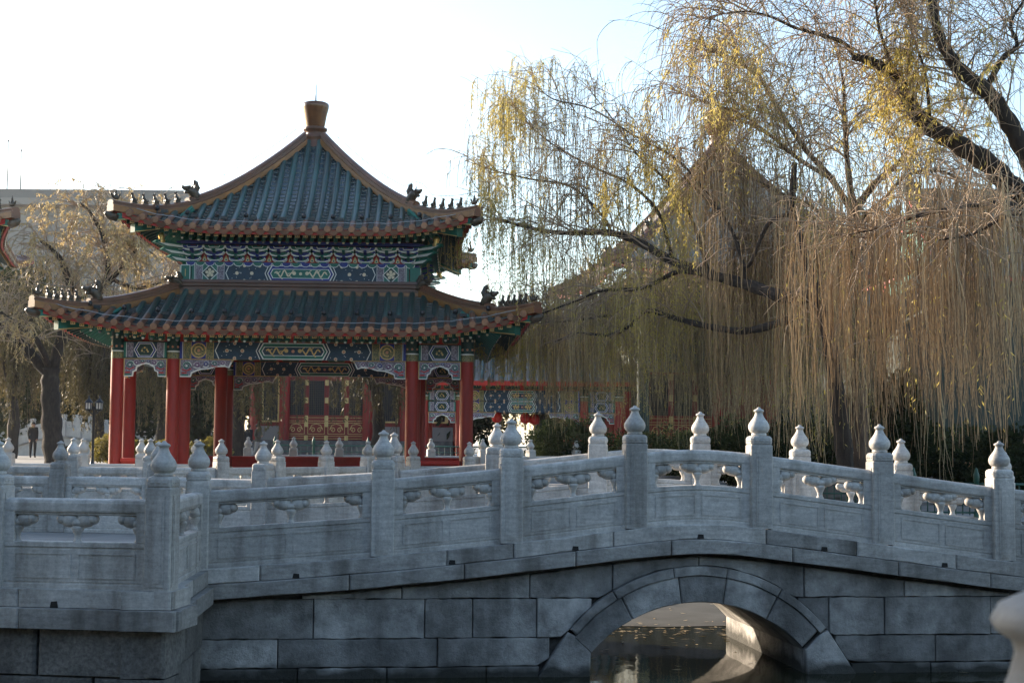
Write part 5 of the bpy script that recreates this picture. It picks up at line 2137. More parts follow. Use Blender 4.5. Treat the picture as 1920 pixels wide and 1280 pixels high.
# bamboo rail across the shrubs on the right bank
b0, b1 = at(1690, 869, 31.0), at(1925, 868, 31.4)
br = thing("bamboo_rail", "sunlit orange bamboo rail low across the right bank", "rail", ((b0.x + b1.x) / 2, 31.2, 1.13))
b = MB()
b.tube([(b0.x - (b0.x + b1.x) / 2 - 0.8, -0.25, b0.z - 1.13), (b1.x - (b0.x + b1.x) / 2 + 0.6, 0.25, b1.z - 1.13)], 0.028, 7)
b.build("pole", "bamboo", br)
for t in (-1.9, 0.1, 1.8):
    b = MB()
    b.tube([(t, t * 0.17, 0), (t, t * 0.17, b0.z - 1.10)], 0.03, 6)
    b.build("stake", "bamboo", br)


# ---- people
def person(label, loc, rotz, jacket, trousers, stride=0.0, arms="down"):
    J = {
        "pelvis": (0, 0, 0.92), "belly": (0, 0, 1.08), "chest": (0, 0.0, 1.30), "neck": (0, 0, 1.47), "head": (0, -0.015, 1.56), "crown": (0, 0, 1.68),
        "lsh": (0.17, 0, 1.40), "lel": (0.205, 0.05, 1.13), "lwr": (0.185, -0.05, 0.90), "lha": (0.175, -0.08, 0.82),
        "rsh": (-0.17, 0, 1.40), "rel": (-0.205, 0.05, 1.13), "rwr": (-0.185, -0.03, 0.90), "rha": (-0.178, -0.06, 0.82),
        "lhi": (0.09, 0, 0.88), "lkn": (0.10, -0.02 - stride * 0.20, 0.48), "lan": (0.10, 0.03 - stride * 0.32, 0.09), "lto": (0.11, -0.13 - stride * 0.32, 0.04),
        "rhi": (-0.09, 0, 0.88), "rkn": (-0.10, -0.02 + stride * 0.08, 0.48), "ran": (-0.10, 0.03 + stride * 0.34, 0.09 + stride * 0.05), "rto": (-0.11, -0.13 + stride * 0.32, 0.04),
    }
    if arms == "folded":
        J["lwr"], J["lha"] = (0.08, -0.20, 1.12), (0.0, -0.21, 1.14)
        J["rwr"], J["rha"] = (-0.08, -0.19, 1.08), (0.0, -0.20, 1.07)
    Rr = {"pelvis": .155, "belly": .15, "chest": .165, "neck": .062, "head": .098, "crown": .06, "lsh": .085, "lel": .058, "lwr": .04, "lha": .042,
          "rsh": .085, "rel": .058, "rwr": .04, "rha": .042, "lhi": .105, "lkn": .075, "lan": .05, "lto": .045, "rhi": .105, "rkn": .075, "ran": .05, "rto": .045}
    E_ = [("pelvis", "belly"), ("belly", "chest"), ("chest", "neck"), ("neck", "head"), ("head", "crown"), ("chest", "lsh"), ("lsh", "lel"), ("lel", "lwr"), ("lwr", "lha"),
          ("chest", "rsh"), ("rsh", "rel"), ("rel", "rwr"), ("rwr", "rha"), ("pelvis", "lhi"), ("lhi", "lkn"), ("lkn", "lan"), ("lan", "lto"),
          ("pelvis", "rhi"), ("rhi", "rkn"), ("rkn", "ran"), ("ran", "rto")]
    keys = list(J)
    me = bpy.data.meshes.new("body_frame")
    me.from_pydata([J[k] for k in keys], [(keys.index(a), keys.index(c)) for a, c in E_], [])
    tmp = bpy.data.objects.new("body_frame", me)
    COL.objects.link(tmp)
    md = tmp.modifiers.new("skin", 'SKIN')
    sk = me.skin_vertices[0].data if me.skin_vertices else None
    if sk is None:
        bm = bmesh.new()
        bm.from_mesh(me)
        bm.verts.layers.skin.verify()
        bm.to_mesh(me)
        bm.free()
        sk = me.skin_vertices[0].data
    for i, k in enumerate(keys):
        r = Rr[k]
        sk[i].radius = (r, r * (0.72 if k in ("pelvis", "belly", "chest") else 1.0))
        sk[i].use_root = k == "pelvis"
    ss_ = tmp.modifiers.new("smooth", 'SUBSURF')
    ss_.levels = ss_.render_levels = 2
    dg = bpy.context.evaluated_depsgraph_get()
    body = bpy.data.meshes.new_from_object(tmp.evaluated_get(dg))
    body.name = "body"
    bpy.data.objects.remove(tmp)
    body.materials.clear()
    for k in (jacket, trousers, "skin", "cloth_black"):
        body.materials.append(MATS[k])
    for p in body.polygons:
        c = p.center
        p.use_smooth = True
        hand = min((c - Vector(J["lha"])).length, (c - Vector(J["rha"])).length) < 0.075
        p.material_index = 2 if (c.z > 1.46 or hand) else (3 if c.z < 0.11 else (1 if c.z < 0.86 and abs(c.x) < 0.2 else 0))
    root = thing("person", label, "person", loc, rotz)
    link("body", body, root)
    b = MB()
    b.ell((0, 0.022, 1.615), (0.104, 0.108, 0.105), 0, 12, 8)
    b.build("hair", "hair", root)
    b = MB()
    b.ell((0, -0.108, 1.555), (0.014, 0.022, 0.025), 0, 6, 5)
    b.ell((0.098, -0.01, 1.56), (0.012, 0.022, 0.03), 0, 6, 5)
    b.ell((-0.098, -0.01, 1.56), (0.012, 0.022, 0.03), 0, 6, 5)
    b.build("nose_and_ears", "skin", root, kind="stuff")
    return root


p = at(61, 850, 69.0)
person("person in dark clothes standing by the big tree trunk at the left", (p.x, p.y, 1.52), 0.5, "cloth_black", "cloth_black")
p = at(466, 850, 75.0 - 3)
person("person in a black jacket facing away behind the pavilion", (p.x, p.y, 1.53), 2.6, "cloth_black", "cloth_black")
p = at(483, 850, 68.0)
person("person in a khaki coat walking past the red hall", (p.x, p.y, 1.51), 1.2, "cloth_khaki", "cloth_pale", 0.8, "folded")


# ---- rocks on the right bank
def rock(label, c, r, seed):
    rr = random.Random(seed)
    bm = bmesh.new()
    bmesh.ops.create_icosphere(bm, subdivisions=3, radius=1)
    pts = [Vector((rr.uniform(-1, 1), rr.uniform(-1, 1), rr.uniform(-1, 1))).normalized() for _ in range(16)]
    for v in bm.verts:
        k = 1.0
        for p_ in pts:
            d = v.co.normalized().dot(p_)
            if d > 0.72:
                k -= (d - 0.72) * 1.1
        v.co = Vector((v.co.x * r[0], v.co.y * r[1], v.co.z * r[2])) * k * rr.uniform(0.97, 1.03)
    me = bpy.data.meshes.new("rock")
    bm.to_mesh(me)
    bm.free()
    me.materials.append(MATS["rock"])
    o = link("rock", me, None, c, label=label, category="rock", group="rocks of the right bank")
    return o


for i, (x, Y, r, lab) in enumerate(((1330, 30, (0.9, 0.6, 0.55), "low grey rock on the bank behind the top of the bridge"),
                                    (1445, 29.5, (0.75, 0.5, 0.5), "rounded grey rock behind the highest bridge post"),
                                    (1545, 29, (0.6, 0.5, 0.42), "flat topped grey rock right of the highest bridge post"),
                                    (1592, 30.5, (0.5, 0.5, 0.55), "darker grey rock below the hanging willow twigs"),
                                    (1250, 36, (1.5, 0.6, 0.5), "long grey rock between the two rear bridge posts"))):
    p = at(x, 850, Y)
    rock(lab, (p.x, p.y, 1.25), r, i + 3)

# ---- fallen leaves on the ice and water
n = 700
cx_ = NP.uniform(-2.5, 6, n)
cy_ = np.where(NP.rand(n) < 0.55, 18.3 + NP.normal(0, 0.35, n), NP.uniform(15, 24, n))
a_ = NP.uniform(0, 6.28, n)
ln, wd = NP.uniform(0.03, 0.07, n), NP.uniform(0.008, 0.02, n)
dx, dy = np.cos(a_), np.sin(a_)
V = np.zeros((n, 4, 3))
for k, (u, v) in enumerate(((1, 0), (0, 1), (-1, 0), (0, -1))):
    V[:, k, 0] = cx_ + dx * ln * u - dy * wd * v
    V[:, k, 1] = cy_ + dy * ln * u + dx * wd * v
    V[:, k, 2] = 0.012 + NP.uniform(0, 0.006, n)
me = np_mesh("fallen_leaves", V.reshape(-1, 3), np.arange(n * 4).reshape(-1, 4), "leaf_fallen", tint=NP.rand(n))
link("fallen_leaves", me, None, label="dry leaves scattered on the ice and dark water", category="leaves", kind="stuff")


# ================================================================== TREES
DOWN = np.array([0, 0, -1.0])


def grow(P0, D0, L, K, grav, noise, rs, sway=None):
    """P0, D0 (N,3), L (N,): paths of K points bending down with gravity"""
    N_ = len(P0)
    P = np.zeros((N_, K, 3))
    P[:, 0] = P0
    D = D0 / np.linalg.norm(D0, axis=1, keepdims=True)
    st = (L / (K - 1))[:, None]
    g = np.broadcast_to(np.asarray(grav, dtype=float), (N_,))[:, None]
    for k in range(1, K):
        D = D + DOWN * g * st + rs.normal(0, noise, (N_, 3)) * np.sqrt(st)
        if sway is not None:
            D = D + sway * st
        D /= np.linalg.norm(D, axis=1, keepdims=True)
        P[:, k] = P[:, k - 1] + D * st
    return P


def hang(P0, D0, L, K, rs, stiff=0.5, wob=0.05):
    """limp strands: leave along D0, soon hang straight down with a slight wander"""
    N_ = len(P0)
    P = np.zeros((N_, K, 3))
    P[:, 0] = P0
    D = D0 / np.linalg.norm(D0, axis=1, keepdims=True)
    lean = rs.normal(0, 0.035, (N_, 3))
    lean[:, 2] = -1
    lean[:, 0] += 0.015
    st = (L / (K - 1))[:, None]
    for k in range(1, K):
        w = np.clip(st * 3.0 / stiff, 0.05, 0.75)
        D = D * (1 - w) + lean * w + rs.normal(0, wob, (N_, 3)) * np.minimum(1, st * 4)
        D /= np.linalg.norm(D, axis=1, keepdims=True)
        P[:, k] = P[:, k - 1] + D * st
    return P


def tubes(P, r0, r1, S):
    """(N,K,3) paths -> vertices, quads of S-sided tubes tapering r0 -> r1 (arrays or scalars)"""
    N_, K, _ = P.shape
    T = np.gradient(P, axis=1)
    T /= np.linalg.norm(T, axis=2, keepdims=True) + 1e-9
    ref = np.tile(np.array([0.31, 0.9, 0.17]), (N_, K, 1))
    A = np.cross(T, ref)
    A /= np.linalg.norm(A, axis=2, keepdims=True) + 1e-9
    B = np.cross(T, A)
    t = np.linspace(0, 1, K)[None, :]
    r0 = np.broadcast_to(np.asarray(r0, dtype=float), (N_,))[:, None]
    r1 = np.broadcast_to(np.asarray(r1, dtype=float), (N_,))[:, None]
    r = r0 * (1 - t) + r1 * t
    V = np.zeros((N_, K, S, 3))
    for s in range(S):
        a = 2 * math.pi * s / S
        V[:, :, s] = P + (A * math.cos(a) + B * math.sin(a)) * r[:, :, None]
    idx = np.arange(N_ * K * S).reshape(N_, K, S)
    q = np.stack([idx[:, :-1, :], np.roll(idx, -1, axis=2)[:, :-1, :], np.roll(idx, -1, axis=2)[:, 1:, :], idx[:, 1:, :]], axis=-1)
    return V.reshape(-1, 3), q.reshape(-1, 4)


def leaves_on(P, n, rs, lmin, lmax, wid, pick=None, spread=0.02, droop=0.8, tint_base=None):
    """n narrow leaves along random points of the paths"""
    N_, K, _ = P.shape
    i = rs.randint(0, N_, n) if pick is None else rs.choice(N_, n, p=pick)
    k = rs.uniform(0.12, 0.999, n) * (K - 1)
    k0 = k.astype(int)
    f = (k - k0)[:, None]
    C = P[i, k0] * (1 - f) + P[i, np.minimum(k0 + 1, K - 1)] * f
    d = rs.normal(0, 1, (n, 3))
    d[:, 2] = -np.abs(d[:, 2]) * 0.4 - droop * 1.6
    d /= np.linalg.norm(d, axis=1, keepdims=True)
    C = C + rs.normal(0, spread, (n, 3))
    s = np.cross(d, rs.normal(0, 1, (n, 3)))
    s /= np.linalg.norm(s, axis=1, keepdims=True) + 1e-9
    L = rs.uniform(lmin, lmax, n)[:, None]
    W = L * wid
    V = np.stack([C, C + d * L * 0.45 + s * W, C + d * L, C + d * L * 0.45 - s * W], axis=1)
    tb = rs.rand(n) if tint_base is None else np.clip(tint_base[i] + rs.normal(0, 0.18, n), 0, 1)
    return V.reshape(-1, 3), np.arange(n * 4).reshape(-1, 4), tb


def join_np(parts):
    V, F, o = [], [], 0
    for v, f in parts:
        V.append(v)
        F.append(f + o)
        o += len(v)
    return np.concatenate(V), np.concatenate(F)


def willow(label, base, limbs, seed, bark="bark", strand="strand_brown", leaf="leaf_yellow", n_leaf=20000, leaf_l=(0.05, 0.10), leaf_w=0.10, leafy=0.5,
           strand_r=(0.0055, 0.0030), category="tree", name="willow_tree", K=11, br_r=1.0):
    """limbs: dicts with pts (world), r, nb (shoots), bl (their length), up (upward bias), grav, tw (twigs per shoot), tl, ns (strands per shoot or twig), sl"""
    rs = np.random.RandomState(seed)
    root = thing(name, label, category, base)
    b = MB()
    brs, strands, sw = [], [], []
    for lb in limbs:
        path = smooth_line(lb["pts"], 6)
        n_ = len(path)
        r0, r1 = lb["r"]
        jit = [1 + 0.10 * math.sin(i * 1.7 + seed) for i in range(n_)]
        b.tube([p - Vector(base) for p in path], [(r0 + (r1 - r0) * i / (n_ - 1)) * jit[i] for i in range(n_)], 9 if r0 > 0.05 else 6)
        pp = np.array([tuple(p) for p in path])
        tt = np.gradient(pp, axis=0)
        tt /= np.linalg.norm(tt, axis=1, keepdims=True) + 1e-9
        nb = lb.get("nb", 0)
        if nb:
            k = rs.uniform(lb.get("t0", 0.25), 1.0, nb) * (n_ - 1)
            k0 = np.minimum(k.astype(int), n_ - 2)
            f = (k - k0)[:, None]
            P0 = pp[k0] * (1 - f) + pp[k0 + 1] * f
            D = tt[k0] * lb.get("fw", 0.6) + rs.normal(0, 1, (nb, 3)) * np.array([0.8, 0.8, 0.5]) + np.array([0, 0, lb.get("up", 0.7)])
            L = rs.uniform(*lb.get("bl", (1.2, 2.6)), nb) * (1 - lb.get("tp", 0.45) * k / (n_ - 1))
            Pb = grow(P0, D, L, 9, lb.get("grav", 0.45), 0.22, rs)
            brs.append((Pb, 0.011 * br_r + 0.004 * br_r * L, np.full(nb, 0.005 * br_r)))
            src = [(Pb, 1.0)]
            tw = lb.get("tw", 0)
            if tw:
                i = rs.randint(0, nb, nb * tw)
                kk = rs.randint(2, 8, nb * tw)
                P1 = Pb[i, kk]
                D1 = (Pb[i, kk] - Pb[i, kk - 1]) * 3 + rs.normal(0, 0.5, (nb * tw, 3)) + np.array([0, 0, lb.get("tup", 0.25)])
                L1 = rs.uniform(*lb.get("tl", (0.5, 1.3)), nb * tw)
                Pt = grow(P1, D1, L1, 7, lb.get("grav", 0.45) * 2.2, 0.30, rs)
                brs.append((Pt, np.full(len(Pt), 0.0075 * br_r), np.full(len(Pt), 0.0035 * br_r)))
                src.append((Pt, 1.0))
            ns = lb.get("ns", 3)
            for S_, _ in src:
                m_ = int(len(S_) * ns)
                i = rs.randint(0, len(S_), m_)
                kk = np.clip((rs.beta(2.2, 1.0, m_) * (S_.shape[1] - 1)).astype(int), 1, S_.shape[1] - 1)
                P2 = S_[i, kk]
                if lb.get("clump"):
                    cw = lb["clump"]
                    P2 = P2 + 0
                    cx = np.round(P2[:, 0] / cw + 0.25 * np.sin(P2[:, 1] * 3)) * cw
                    P2[:, 0] += (cx - P2[:, 0]) * rs.uniform(0.2, 0.85, m_)
                D2 = (S_[i, kk] - S_[i, kk - 1])
                D2 = D2 / (np.linalg.norm(D2, axis=1, keepdims=True) + 1e-9) + rs.normal(0, 0.45, (m_, 3))
                sl = lb.get("sl", (0.8, 2.5))
                Ls = sl[0] + (sl[1] - sl[0]) * rs.beta(1.6, 1.8, m_)
                if "floor" in lb:     # keep the tips above the ground or the eaves
                    Ls = np.minimum(Ls, np.maximum(0.25, P2[:, 2] - lb["floor"] - 0.35 * (1 + np.sin(P2[:, 0] * 2.3 + seed) + 0.6 * np.sin(P2[:, 0] * 6.1)) - np.abs(rs.normal(0, lb.get("fray", 0.5), m_))))
                strands.append(hang(P2, D2, Ls, K, rs, lb.get("stiff", 0.5), lb.get("wob", 0.08)))
                sw.append(np.full(m_, lb.get("lf", 1.0)))
    b.build("trunk", bark, root)
    bo = np.array(tuple(base))
    V, F = join_np([tubes(P - bo, a, c, 4) for P, a, c in brs])
    link("branches", np_mesh("branches", V, F, "twig", smooth=True), root, kind="stuff")
    St = np.concatenate(strands)
    wgt = np.concatenate(sw)
    rad = strand_r[0] * rs.uniform(0.6, 1.25, len(St))
    V, F = tubes(St - bo, rad, rad * strand_r[1] / strand_r[0], 3)
    p0 = St[:, 0]
    tn = 0.45 + 0.24 * np.sin(p0[:, 0] * 5.3 + 1.3 * seed + p0[:, 2]) + 0.20 * np.sin(p0[:, 0] * 13.1 + p0[:, 1] * 4.0) + rs.normal(0, 0.22, len(St))
    tn = np.repeat(np.clip(tn, 0, 1), len(F) // len(St))
    link("hanging_twigs", np_mesh("hanging_twigs", V, F, strand, tint=tn), root, kind="stuff")
    # leaves gather on part of the strands, in neighbourhoods
    c = St[:, St.shape[1] // 2]
    fld = np.sin(c[:, 0] * 2.1 + seed) + np.sin(c[:, 1] * 1.7 + 2 * seed) + np.sin(c[:, 2] * 1.3 + seed * 3) + rs.normal(0, 0.6, len(c))
    thr = np.quantile(fld, 1 - leafy)
    pk = np.where(fld > thr, 1.0, 0.02) * wgt
    pk /= pk.sum()
    V, F, tn = leaves_on(St - bo, n_leaf, rs, leaf_l[0], leaf_l[1], leaf_w, pk, tint_base=0.5 + 0.16 * fld)
    link("leaves", np_mesh("leaves", V, F, leaf, tint=tn), root, kind="stuff")
    return root


def P(lst, Y=None):
    return [at(*q) if len(q) == 3 else at(q[0], q[1], Y) for q in lst]


def gnd(x, Y, z):
    p = at(x, 850, Y)
    return (p.x, p.y, z)


# ---- nearer willow: long limb reaching left over the water
Y1 = 25.0
def P1(lst, Y=None):
    # the crown recedes towards the left, behind the pavilion's corner
    return [at(q[0], q[1], q[2] + max(0.0, 1500 - q[0]) / 600 * 9.5) for q in lst]


limbs = [
    dict(pts=P1([(1588, 905, Y1), (1576, 780, Y1), (1555, 640, Y1), (1530, 550, Y1), (1502, 460, Y1), (1486, 390, Y1), (1490, 305, Y1)]), r=(0.16, 0.05), nb=14, bl=(1.0, 2.4), up=0.6, tw=2, ns=3, sl=(1.0, 3.0)),
    dict(pts=P1([(1530, 555, 25), (1470, 556, 24.8), (1400, 533, 24.5), (1330, 514, 24.2), (1262, 490, 24), (1200, 455, 23.8), (1148, 437, 23.6), (1090, 436, 23.3), (1045, 436, 23.1), (990, 426, 22.8), (930, 410, 22.6)]),
         r=(0.125, 0.03), nb=46, bl=(1.4, 3.3), up=0.85, fw=0.8, grav=0.36, tw=6, ns=2.2, sl=(0.5, 1.9), lf=1.6),
    dict(pts=P1([(1330, 514, 24.2), (1270, 510, 24), (1205, 540, 23.7), (1130, 545, 23.4), (1070, 568, 23.1), (1010, 590, 22.9)]), r=(0.055, 0.015), nb=22, bl=(0.7, 1.7), up=0.3, tw=3, ns=2.0, sl=(0.5, 1.6), lf=1.0, floor=3.1),
    dict(pts=P1([(1480, 600, 25), (1400, 620, 24.7), (1330, 612, 24.4), (1265, 596, 24.1), (1212, 583, 23.9), (1180, 612, 23.6), (1140, 628, 23.4), (1085, 625, 23.2), (1040, 640, 23)]), r=(0.075, 0.018), nb=26, bl=(0.6, 1.7), up=0.3, tw=3, ns=2.8, sl=(0.6, 1.9), lf=0.8, floor=3.0),
    dict(pts=P1([(1486, 400, 25), (1440, 420, 24.6), (1400, 500, 24.3), (1370, 430, 24.1), (1330, 370, 24), (1270, 300, 23.8), (1190, 255, 23.6), (1110, 205, 23.4), (1035, 185, 23.2), (1000, 152, 23.1)]), r=(0.05, 0.009), t0=0.4, nb=22, bl=(0.7, 1.6), up=0.45, fw=0.9, tw=6, ns=2.5, sl=(0.4, 1.3), lf=2.2),
    dict(pts=P1([(1330, 514, 24.2), (1300, 420, 24), (1250, 340, 23.9), (1195, 290, 23.7), (1150, 225, 23.6), (1110, 175, 23.5)]), r=(0.045, 0.008), t0=0.35, nb=16, bl=(0.6, 1.4), up=0.45, fw=0.9, tw=6, ns=2.4, sl=(0.4, 1.1), lf=1.2),
    dict(pts=P1([(1262, 490, 24), (1235, 400, 23.8), (1180, 345, 23.6), (1105, 310, 23.3), (1035, 270, 23.1), (985, 225, 22.9), (945, 170, 22.8)]), r=(0.042, 0.008), t0=0.3, nb=24, bl=(0.6, 1.5), up=0.4, fw=0.9, tw=6, ns=2.6, sl=(0.4, 1.4), lf=2.6),
    dict(pts=P1([(1148, 437, 23.6), (1125, 400, 23.4), (1070, 350, 23.2), (990, 335, 22.9), (920, 318, 22.6), (870, 300, 22.4)]), r=(0.038, 0.007), t0=0.25, nb=20, bl=(0.6, 1.3), up=0.35, fw=0.9, tw=6, ns=2.6, sl=(0.4, 1.3), lf=2.6),
    dict(pts=P1([(1400, 533, 24.5), (1380, 450, 24.4), (1340, 390, 24.3), (1290, 340, 24.2), (1240, 260, 24.1)]), r=(0.05, 0.01), t0=0.3, nb=14, bl=(0.6, 1.5), up=0.4, fw=0.9, tw=3, ns=2.5, sl=(0.5, 1.5), lf=1.2),
    # golden veil beside the pavilion corner
    dict(pts=P1([(1150, 590, 24.5), (1080, 600, 24.3), (1010, 606, 24), (950, 615, 24), (895, 640, 24)]), r=(0.03, 0.01), t0=0.0, nb=46, bl=(0.4, 1.2), up=0.4, fw=0.4, tw=3, ns=2.2, sl=(0.5, 1.9), lf=2.4, floor=2.95, fray=0.5, tp=0.3),
    # lower, dense hanging mass
    dict(pts=P1([(1560, 600, 28.3), (1430, 590, 28.6), (1330, 570, 29), (1230, 565, 29.2), (1130, 570, 29.2), (1020, 575, 29)]), r=(0.05, 0.015), t0=0.0, nb=190, bl=(0.5, 1.9), up=0.4, fw=0.3, tw=6, ns=2.4, sl=(0.8, 3.6), lf=0.8, floor=2.0, fray=0.9, tp=0.1, clump=0.22),
]
willow("large leaning willow with long limb reaching left towards the pavilion", gnd(1588, Y1, 1.12), limbs, 21, strand="strand_olive", leaf="leaf_yellow", n_leaf=68000, leafy=0.40, leaf_l=(0.05, 0.10))

# ---- middle willow: fan of branches
Y2 = 28.0
limbs = [
    dict(pts=P([(1612, 900, Y2), (1608, 760, Y2), (1600, 600, Y2), (1598, 470, Y2), (1602, 390, Y2)]), r=(0.21, 0.12)),
    dict(pts=P([(1602, 395, Y2), (1590, 320, Y2), (1584, 230, Y2 - .3), (1580, 150, Y2 - .6), (1560, 60, Y2 - .8)]), r=(0.075, 0.012), nb=26, bl=(1.0, 2.4), up=0.5, tw=7, ns=2.2, sl=(0.25, 1.0), stiff=1.2, wob=0.25),
    dict(pts=P([(1602, 395, Y2), (1640, 345, Y2), (1690, 300, Y2), (1712, 262, Y2 - .4), (1742, 245, Y2 - .6)]), r=(0.085, 0.02), nb=18, bl=(0.9, 2.2), up=0.4, tw=7, ns=2.2, sl=(0.25, 1.0), stiff=1.2, wob=0.25),
    dict(pts=P([(1600, 400, Y2), (1555, 330, Y2), (1510, 280, Y2 - .4), (1450, 190, Y2 - .8), (1420, 140, Y2 - 1), (1360, 105, Y2 - 1.3), (1330, 95, Y2 - 1.6)]), r=(0.07, 0.010), nb=34, bl=(0.9, 2.2), up=0.45, fw=0.8, tw=7, ns=2.4, sl=(0.35, 1.5), stiff=0.9, wob=0.2, lf=1.8),
    dict(pts=P([(1560, 335, Y2), (1500, 300, Y2 - .5), (1440, 250, Y2 - .9), (1380, 210, Y2 - 1.2), (1310, 190, Y2 - 1.6)]), r=(0.05, 0.009), nb=30, bl=(0.8, 1.9), up=0.4, fw=0.8, tw=7, ns=2.6, sl=(0.35, 1.5), stiff=0.9, wob=0.2, lf=2.2),
    dict(pts=P([(1598, 470, Y2), (1540, 400, Y2 - .3), (1460, 360, Y2 - .8), (1400, 330, Y2 - 1.2), (1340, 320, Y2 - 1.5)]), r=(0.05, 0.009), nb=26, bl=(0.7, 1.7), up=0.4, fw=0.8, tw=7, ns=2.6, sl=(0.8, 2.4), lf=1.5),
    dict(pts=P([(1600, 420, Y2), (1650, 380, Y2 - .5), (1700, 330, Y2 - 1), (1760, 320, Y2 - 1.4), (1820, 345, Y2 - 1.8)]), r=(0.05, 0.01), nb=22, bl=(0.7, 1.8), up=0.3, tw=3, ns=2.6, sl=(1.0, 3.2), floor=2.0),
    dict(pts=P([(1598, 480, Y2), (1560, 470, Y2 - .5), (1500, 470, Y2 - 1), (1440, 460, Y2 - 1.3), (1380, 470, Y2 - 1.6)]), r=(0.05, 0.01), t0=0.0, nb=90, bl=(0.5, 1.9), up=0.5, fw=0.3, tw=3, ns=2.6, sl=(1.2, 4.2), floor=1.5, fray=0.9, lf=0.6, clump=0.2, tp=0.1),
]
willow("tall pale-barked willow in the middle right with a fan of branches", gnd(1612, Y2, 1.12), limbs, 5, bark="bark_pale", strand="strand_brown", leaf="leaf_yellow", n_leaf=15000, leafy=0.55)

# ---- right willow: thick dark limbs from the right edge and a brown curtain of twigs
Y3 = 21.0
limbs = [
    dict(pts=P([(2080, 960, Y3), (2060, 760, Y3), (2030, 560, Y3), (1985, 440, Y3), (1935, 382, Y3), (1895, 350, Y3), (1850, 305, Y3), (1790, 268, Y3), (1745, 240, Y3), (1716, 212, Y3), (1695, 175, Y3), (1678, 142, Y3), (1640, 118, Y3), (1598, 106, Y3)]),
         r=(0.24, 0.055), t0=0.45, nb=26, bl=(0.9, 2.4), up=0.7, tw=5, ns=2.4, sl=(0.25, 1.0), stiff=1.2, wob=0.25),
    dict(pts=P([(1602, 106, Y3), (1580, 80, Y3), (1540, 66, Y3), (1490, 52, Y3), (1445, 32, Y3), (1400, 22, Y3), (1350, 28, Y3), (1318, 45, Y3)]), r=(0.035, 0.006), nb=30, bl=(0.6, 1.7), up=0.5, fw=0.8, tw=5, ns=2.2, sl=(0.25, 0.9), stiff=1.2, wob=0.25, lf=0.6),
    dict(pts=P([(2030, 560, Y3), (1985, 400, 20.6), (1930, 300, 20.4), (1895, 235, 20.3), (1856, 178, 20.2), (1800, 132, 20.1), (1775, 95, 20), (1757, 55, 20), (1745, -20, 20), (1740, -90, 20)]), r=(0.17, 0.045), t0=0.35, nb=28, bl=(0.8, 2.2), up=0.6, tw=5, ns=2.4, sl=(0.25, 1.0), stiff=1.2, wob=0.25),
    dict(pts=P([(1852, 160, 20.2), (1880, 110, 20.1), (1907, 85, 20), (1895, 45, 20), (1920, 0, 20)]), r=(0.05, 0.015), nb=14, bl=(0.7, 1.8), up=0.5, tw=5, ns=2.4, sl=(0.25, 1.0), stiff=1.2, wob=0.25),
    dict(pts=P([(1680, 142, Y3), (1650, 60, 20.8), (1640, 0, 20.7), (1625, -70, 20.6)]), r=(0.03, 0.01), nb=16, bl=(0.7, 1.7), up=0.4, tw=5, ns=2.2, sl=(0.25, 0.9), stiff=1.2, wob=0.25),
    dict(pts=P([(1745, 240, Y3), (1735, 140, 20.9), (1710, 60, 20.8), (1690, -40, 20.8)]), r=(0.03, 0.01), nb=16, bl=(0.7, 1.6), up=0.4, tw=5, ns=2.2, sl=(0.25, 0.9), stiff=1.2, wob=0.25),
    # low side limbs that carry the long curtain
    dict(pts=P([(1985, 440, Y3), (1900, 385, 20.5), (1830, 385, 20.3), (1740, 400, 20.2), (1660, 425, 20.2), (1590, 440, 20.3)]), r=(0.05, 0.012), t0=0.0, nb=60, bl=(0.3, 1.9), tp=0.1, up=0.45, fw=0.3, tw=2, ns=2.9, sl=(1.5, 3.6), floor=1.75, fray=0.9, lf=0.5, clump=0.16),
    dict(pts=P([(1985, 470, Y3), (1910, 430, 21.5), (1830, 420, 22), (1740, 430, 22.4), (1650, 445, 22.6), (1560, 440, 22.8)]), r=(0.05, 0.012), t0=0.0, nb=60, bl=(0.3, 1.9), tp=0.1, up=0.5, fw=0.3, tw=2, ns=2.9, sl=(1.5, 3.8), floor=1.6, fray=0.9, lf=0.5, clump=0.2),
    dict(pts=P([(1985, 420, Y3), (1930, 400, 19.5), (1880, 410, 19.0), (1820, 440, 18.9), (1760, 450, 18.9)]), r=(0.04, 0.01), t0=0.0, nb=30, bl=(0.3, 1.0), up=0.3, fw=0.3, tw=2, ns=3.4, sl=(1.5, 3.2), floor=1.95, fray=0.8, lf=0.5, clump=0.17),
]
willow("big willow at the right edge with thick dark limbs and a brown curtain of twigs", gnd(2080, Y3 + 0.3, 1.0), limbs, 33, strand="strand_brown", leaf="leaf_yellow", n_leaf=9000, leafy=0.10, leaf_l=(0.06, 0.11), br_r=0.8)

